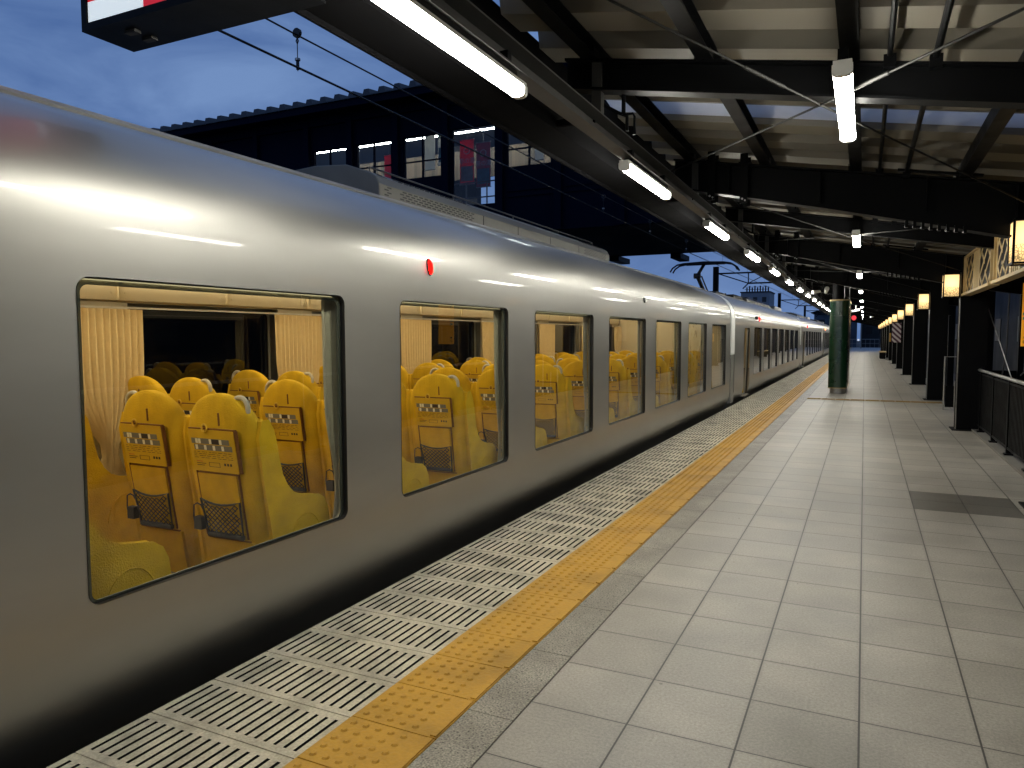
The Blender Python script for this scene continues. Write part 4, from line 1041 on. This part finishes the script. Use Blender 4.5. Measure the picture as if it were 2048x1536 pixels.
q = MB(); q.box(-21.9, 4.2, 17.25, 17.32, 8.05, 8.25); q.box(-21.9, 4.2, 17.32, 26, 8.15, 8.17); q.build('eave', m_navy, bl)
q = MB(); 
for x in (-8.3, -6.1): q.box(x, x+.35, 25.2, 26.6, 4.12, 4.30)
q.build('service_bracket', m_steel, bl)
# banners hanging inside the concourse
m_banr = mat('banner_red', (0.32, 0.012, 0.02), 0.6, 0, 0.1, 5, emit=(0.32, .012, .02), es=0.0); m_banp = mat('banner_picture', (0.30, 0.27, 0.24), 0.6, 0, 0.6, 9)
m_banb = mat('banner_landscape', (0.05, 0.13, 0.17), 0.6, 0, 0.7, 7); m_banw = mat('banner_white', (0.62, 0.62, 0.60), 0.6, 0, 0.08, 4); m_band = mat('banner_maroon', (0.14, 0.015, 0.03), 0.6)
def cloth_light(m, tint):
    t = m.node_tree; n = t.nodes; l = t.links; o = n['Material Output']; b = n['Principled BSDF']
    tr = n.new('ShaderNodeBsdfTranslucent'); tr.inputs[0].default_value = (*tint, 1); mi = n.new('ShaderNodeMixShader'); mi.inputs[0].default_value = .6
    l.new(b.outputs[0], mi.inputs[1]); l.new(tr.outputs[0], mi.inputs[2]); l.new(mi.outputs[0], o.inputs[0])
cloth_light(m_banr, (.5, .02, .03)); cloth_light(m_band, (.22, .02, .04)); cloth_light(m_banw, (.5, .5, .48)); cloth_light(m_banp, (.3, .2, .15)); cloth_light(m_banb, (.08, .2, .25))
def banner(a, e, y, z0, z1, mt, pic, label, txt=None):
    r_ = root('banner', label, 'banner', ((a+e)/2, y, z0), 'banners hanging in the concourse')
    q = MB(); q.box(a, e, y, y+.01, z0, z1); q.build('cloth', mt, r_)
    q = MB(); q.tube([(a-.02, y+.005, z1+.012), (e+.02, y+.005, z1+.012)], .012, 6); q.tube([(a-.02, y+.005, z0-.012), (e+.02, y+.005, z0-.012)], .012, 6); q.tube([((a+e)/2, y+.005, z1), ((a+e)/2, y+.005, 7.66)], .004, 4); q.build('rod', m_galv, r_)
    if pic: q = MB(); q.box(a+.03, e-.03, y-.004, y-.001, z0+.08, z0+.5); q.build('picture', pic, r_)
    if txt:
        text('lettering', txt, .17, m_banw, r_, ((a+e)/2, y-.004, z0+.64), (R(90), 0, 0))
        q = MB(); cx = (a+e)/2; q.tube([(cx+.09*math.cos(t), y-.006, z0+.93+.09*math.sin(t)) for t in [2*math.pi*i/16 for i in range(16)]], .012, 6, closed=True); q.build('round_mark', m_banw, r_)
banner(-10.55, -10.10, YF+.45, 5.78, 7.02, m_banr, m_banp, 'bright red banner on the left of the tall open concourse window', '祭の湯')
banner(-10.02, -9.57, YF+.45, 5.66, 6.88, m_band, m_banb, 'maroon banner with a landscape, right of the bright red banner', '祭の湯')
banner(-13.35, -13.02, YF+.7, 5.7, 6.95, m_banr, m_banp, 'left red banner in the second concourse window')
banner(-12.95, -12.66, YF+.7, 5.6, 6.75, m_band, m_banp, 'dark red banner in the second concourse window')
banner(-11.95, -11.60, YF+.8, 6.4, 7.5, m_banw, None, 'white banner left of the bar in the third concourse window')
banner(-11.50, -11.20, YF+.8, 6.5, 7.55, m_banw, m_banb, 'white banner with a blue foot in the third concourse window')
banner(-14.80, -14.28, YF+.7, 6.2, 7.2, m_banw, None, 'wide white notice in the leftmost concourse window')
banner(-8.70, -8.42, YF+.7, 6.8, 7.5, mat('banner_grey', (.2, .2, .21), .6), None, 'grey banner at the left of the fifth concourse window')
banner(-8.32, -8.06, YF+.7, 6.3, 7.5, m_banw, None, 'narrow white banner in the fifth concourse window')
banner(-7.72, -7.58, YF+.7, 6.0, 6.75, m_banr, None, 'narrow red banner at the right of the fifth concourse window')

# ------------------------------------------------------------------ lit sign under the canopy edge (top left)
sg = root('hanging_sign', 'black light box sign with red and white face over the train', 'sign', (-2.45, 2.15, 2.68))
sx0, sx1, sy0, sy1, sz0, sz1 = -2.93, -1.86, 2.02, 2.245, 2.70, 3.25
q = MB(); q.box(sx0, sx1, sy0+.004, sy1, sz0, sz1); q.box(sx0, sx1, sy0-.012, sy0+.004, sz0, sz0+.03); q.box(sx0, sx0+.03, sy0-.012, sy0+.004, sz0+.03, sz1)
q.build('case', m_steel, sg)
q = MB(); q.box(sx0+.031, sx0+.36, sy0-.003, sy0+.003, sz0+.031, sz0+.115); q.build('white_panel', m_signw, sg)
q = MB(); q.box(sx0+.031, sx0+.36, sy0-.003, sy0+.003, sz0+.116, sz1-.03); q.box(sx0+.361, sx1-.04, sy0-.003, sy0+.003, sz0+.031, sz1-.03); q.build('red_panel', m_red, sg)
q = MB()
for x, y in ((sx0+.2, sy0+.07), (sx0+.2, sy0+.15)): q = MB(); q.box(x-.03, x+.03, y-.015, y+.015, sz0-.012, sz0-.001); q.build('drain_cap', m_under, sg)

# ------------------------------------------------------------------ green pillar and things hanging by it
pil = root('poster_pillar', 'dark green rounded pillar with brown poster side and steel foot on the platform', 'pillar', (-.6, 20.6, 0))
def oblong(x0, x1, y0, y1, r, n=8): return [(a, c) for a, c in rrect(x0, x1, y0, y1, r, n)]
q = MB(); q.prism(oblong(-.80, -.36, 19.85, 22.3, .17), 'z', .15, 2.31); q.build('drum', m_green, pil, smooth=True)
q = MB(); q.prism(oblong(-.815, -.345, 19.835, 22.315, .18), 'z', 2.31, 2.345); q.prism(oblong(-.81, -.35, 19.84, 22.31, .18), 'z', .135, .15); q.build('trim_band', m_wood, pil, smooth=True)
q = MB(); q.prism(oblong(-.76, -.40, 19.9, 22.2, .15), 'z', 0, .135); q.build('steel_foot', m_galv, pil, smooth=True)
q = MB(); q.box(-.361, -.352, 20.05, 22.1, .25, 2.22); q.build('poster', m_brownp, pil)
q = MB(); q.tube([(-.62, 20.4, 2.345), (-.62, 20.4, 2.98)], .14, 24); q.build('pipe_column', m_steel, pil, smooth=True)
q = MB(); q.tube([(-.36, 20.3, 2.345), (-.36, 20.3, 2.92)], .012, 8); q.build('conduit', m_galv, pil)
sp_ = root('platform_speaker', 'small pale horn speaker hanging left of the green pillar', 'speaker', (-.98, 19.7, 2.5))
q = MB(); q.tube([(-.98, 19.9, 2.98), (-.98, 19.9, 2.62)], .012, 6); q.build('stem', m_steel, sp_)
q = MB(); q.tube([(-.90, 19.9, 2.52), (-.86, 19.55, 2.60)], [.03, .055], 12); q.tube([(-1.04, 19.95, 2.56), (-1.2, 19.8, 2.53)], [.03, .05], 8); q.build('horn', m_cap, sp_, smooth=True)
rs = root('red_round_sign', 'red round lit sign hanging beyond the green pillar', 'sign', (-.52, 40, 2.3))
q = MB(); q.tube([(-.50, 39.95, 2.33), (-.50, 40.05, 2.33)], .115, 20); q.build('face', mat('red_disc', (.5, .01, .02), .4, emit=(1, .02, .06), es=.45), rs)
q = MB(); q.tube([(-.50, 40, 2.49), (-.50, 40, 2.95)], .012, 6); q.build('stem', m_steel, rs)
for i, (x, y, z) in enumerate(((-.35, 33, 2.45), (.42, 45, 2.5))):
    c = root('security_camera', ('small white security camera hanging left of the middle lamps', 'small white security camera hanging right of the middle lamps')[i], 'camera', (x, y, z), 'security cameras under the canopy')
    q = MB(); q.tube([(x, y, z+.42), (x, y, z+.05)], .02, 6); q.build('stem', m_cap, c)
    q = MB(); q.tube([(x-.15, y-.1, z-.02), (x+.12, y+.1, z+.05)], .05, 10); q.build('housing', m_cap, c, smooth=True)
pb = root('poster_board', 'pink and white diagonally striped poster beside the sixth column', 'poster', (1.2, 33, 1.6))
m_pink = mat('poster_stripes', (.55, .45, .45), .5); 
def _ps():
    n = m_pink.node_tree.nodes; l = m_pink.node_tree.links; t = n.new('ShaderNodeTexCoord'); w = n.new('ShaderNodeTexWave'); w.bands_direction = 'DIAGONAL'; w.inputs['Scale'].default_value = 3.2; w.inputs['Distortion'].default_value = .5
    c = n.new('ShaderNodeValToRGB'); c.color_ramp.interpolation = 'CONSTANT'; c.color_ramp.elements[0].color = (.07, .02, .04, 1); c.color_ramp.elements[1].position = .5; c.color_ramp.elements[1].color = (.55, .5, .52, 1)
    l.new(t.outputs['Object'], w.inputs[0]); l.new(w.outputs[0], c.inputs[0]); l.new(c.outputs[0], n['Principled BSDF'].inputs['Base Color'])
_ps()
q = MB(); q.box(.99, 1.31, 33.0, 33.03, 1.17, 1.95); q.build('sheet', m_pink, pb)
q = MB(); q.box(.97, 1.33, 33.03, 33.06, 1.15, 1.97); q.box(.90, .96, 33.0, 33.06, 1.2, 1.55, 1); q.build('backing', [m_steel, m_tact], pb)
gt = root('tube_gate', 'grey steel tube gate standing behind the big near column', 'gate', (1.45, 16, 0))
q = MB(); q.tube([(1.38, 15.9, .05), (1.38, 15.9, 1.05), (1.75, 15.9, 1.05), (1.75, 15.9, .05)], .018, 8, closed=True); q.tube([(1.55, 15.9, .05), (1.55, 15.9, .6)], .012, 8); q.build('frame', m_galv, gt)
q = MB(); q.box(1.40, 1.73, 15.895, 15.905, .1, .5); q.build('panel', m_steel, gt)
ft = root('platform_bench', 'low wooden bench beside the far columns', 'bench', (1.05, 52, 0))
q = MB(); q.box(.85, 1.25, 50.5, 53, .40, .45); q.build('seat_board', m_wood, ft)
for yy in (50.7, 52.8): q = MB(); q.box(.9, 1.2, yy-.03, yy+.03, 0, .40); q.build('leg', m_steel, ft)

# ------------------------------------------------------------------ right side beyond the fence
ys = root('yellow_sign', 'narrow yellow vertical sign with dark symbols beyond the fence', 'sign', (2.1, 12, .9))
m_yel = mat('sign_yellow', (.62, .27, .01), .5, emit=(.62, .25, .01), es=.55)
q = MB(); q.box(1.93, 2.25, 12.0, 12.04, 1.30, 2.16); q.build('board', m_yel, ys)
q = MB()
for z, w in ((2.06, .03), (2.01, .04), (1.42, .04)): q.box(1.955, 1.955+w, 11.994, 11.999, z-.014, z+.014)
for z in (1.74, 1.68): q.box(1.935, 1.985, 11.994, 11.999, z-.02, z+.02, 1)
q.tube([(1.97+.02*math.cos(t), 11.996, 1.36+.02*math.sin(t)) for t in [2*math.pi*i/10 for i in range(10)]], .004, 5, closed=True)
q.build('symbols', [m_lblk, mat('symbol_blue', (.05, .2, .3), .5)], ys)
q = MB(); q.box(2.05, 2.10, 12.04, 12.08, 0, 2.16); q.build('post', m_steel, ys)
br = root('bracing_frame', 'dark steel posts with thin diagonal tie beyond the fence', 'steel frame', (2.0, 13.8, 0))
q = MB(); q.box(1.85, 1.95, 14.5, 14.6, -1, 2.6); q.box(2.3, 2.38, 14.5, 14.6, -1, 2.6); q.build('post', m_steel, br)
for pts_, r_ in (([(2.13, 14.4, 2.3), (2.12, 14.4, 1.2), (2.05, 14.4, .6)], .012), ([(1.66, 13.3, 2.0), (1.98, 12.9, .80)], .007), ([(2.6, 13, 1.5), (2.1, 13, .85)], .01)):
    q = MB(); q.tube(pts_, r_, 6); q.build('tie', m_galv if r_ < .01 else m_steel2, br)
q = MB(); q.box(1.95, 4.5, 14.6, 14.64, .1, .86); q.build('railing', m_steel, br)
bg_ = root('dark_building', 'large black building wall beyond the fence on the right, lengthened to block the sky', 'building', (6.5, 20, -1.1))
q = MB(); q.box(5.5, 12, -5, 230, -1.1, 6.5); q.build('wall', m_dark, bg_)  # stretched far along the line to block sky reflections in the train windows
q = MB(); q.box(5.2, 12, -5, 230, 6.5, 6.7); q.build('roof', m_dark, bg_)
for k in range(12):
    q = MB(); y = 6+k*5.5; q.box(5.47, 5.5, y, y+1.4, 1.2, 2.2); q.build('window', m_gasket, bg_)
for i, (x, y, z) in enumerate(((5.38, 30.4, 2.05), (4.9, 30.2, 1.62))):
    w = root('wall_lamp', ('upper small white lamp on the dark wall behind the fence', 'lower small white lamp behind the fence')[i], 'lamp', (x, y, z), 'small lamps behind the fence')
    q = MB(); q.tube([(x, y, z), (x+.12, y, z)], .05, 10); q.build('lens', emis('small_lamp', (.8, .85, .9), 1.6), w)
    q = MB(); q.box(x+.12, 5.49, y-.03, y+.03, z-.03, z+.03); q.build('arm', m_steel, w)

# ------------------------------------------------------------------ opposite side and distance
ob = root('sky_block_wall', 'added black wall blocking the sky behind the train windows', 'wall', (-8, 10, -1.1))
q = MB(); q.box(-9.5, -7.2, -30, 60, -1.1, 3.2); q.build('wall', m_dark, ob)  # added wall: keeps the sky from showing through the far train windows
q = MB()
for k in range(16): q.box(-7.2, -7.12, -28+k*3, -27.8+k*3, -1.1, 3.1)
q.build('pilasters', m_steel, ob)
def house(x0, x1, y0, y1, z1, rf, label, m_, group='houses beyond the train', win=True, name='house'):
    r_ = root(name, label, 'house', ((x0+x1)/2, y0, -1.1), group)
    q = MB(); q.box(x0, x1, y0, y1, -1.1, z1); q.build('wall', m_, r_)
    q = MB(); c = (x0+x1)/2
    if rf: q.prism([(x0-.4, z1+.002), (x1+.4, z1+.002), (x1+.4, z1+.15), (c, z1+rf), (x0-.4, z1+.15)], 'y', y0-.4, y1+.4)
    else: q.box(x0-.15, x1+.15, y0-.15, y1+.15, z1, z1+.2)
    q.build('roof', m_dark, r_)
    if win:
        k = 0; x = x0+.6
        while x+.9 < x1:
            q = MB(); q.box(x, x+.8, y0-.03, y0-.002, z1-1.9, z1-.9); q.build('window', m_gasket, r_); x += 1.7
    return r_
m_hs = mat('house_dusk', (.05, .055, .06), .8, 0, .2, 1); m_of = mat('office_block', (.20, .22, .25), .7, 0, .1, 1)
house(-22.2, -16.8, 150, 158, 9.9, 0, 'pale office block with rooftop sign frame above the train roof', m_of, None, True, 'office_block')
q = MB()
for k in range(9): q.box(-21.2+k*.5, -20.95+k*.5, 150, 150.1, 10.1, 11.2 if k % 2 else 10.9)
q.bar((-21.5, 150, 10.5), (-16.9, 150, 10.5), .08, .08); q.bar((-21.5, 150, 11.0), (-16.9, 150, 11.0), .06, .06)
tag(q.build('rooftop_frame', m_steel), 'black sign frame on top of the pale office block', 'sign frame')
hs = [(-13.5, -10.3, 96, 102, 3.2, 1.0, 'low dark house right behind the last carriage'), (-18, -14, 104, 110, 4.2, 1.2, 'dark gabled house left of the low house'), (-9.6, -7.2, 112, 118, 3.4, .9, 'small dark house close to the canopy edge'), (-30, -23, 130, 138, 5.5, 1.4, 'wide dark house left of the office block')]
for h_ in hs: house(h_[0], h_[1], h_[2], h_[3], h_[4], h_[5], h_[6], m_hs)
m_fb = mat('far_blue_wall', (.06, .085, .12), .7, 0, .5, .7)
house(-6.5, -1.0, 112, 118, 4.6, 1.0, 'blue grey house closing the view at the platform end', m_fb, 'houses at the platform end')
house(-.4, 5.5, 118, 124, 3.6, 1.3, 'dark low house at the platform end right of the pole', m_hs, 'houses at the platform end')
pe_ = root('end_railing', 'grey railing closing the far platform end', 'railing', (-.5, 97.5, 0))
q = MB(); q.tube([(-2.3, 97.5, 1.0), (1.6, 97.5, 1.0)], .03, 6); q.tube([(-2.3, 97.5, .5), (1.6, 97.5, .5)], .02, 6)
for k in range(9): q.tube([(-2.3+k*.487, 97.5, 0), (-2.3+k*.487, 97.5, 1.0)], .025, 6)
q.build('bars', m_galv, pe_)
po = root('platform_pole', 'grey pole with small lamp at the far platform end', 'pole', (-.35, 92, 0))
q = MB(); q.tube([(-.35, 92, 0), (-.35, 92, 3.6)], .09, 10); q.build('shaft', m_galv, po)
q = MB(); q.tube([(-.62, 91.9, .95), (-.62, 92.1, .95)], .12, 10); q.build('lamp', emis('dim_lamp', (.7, .8, 1), .8), po)
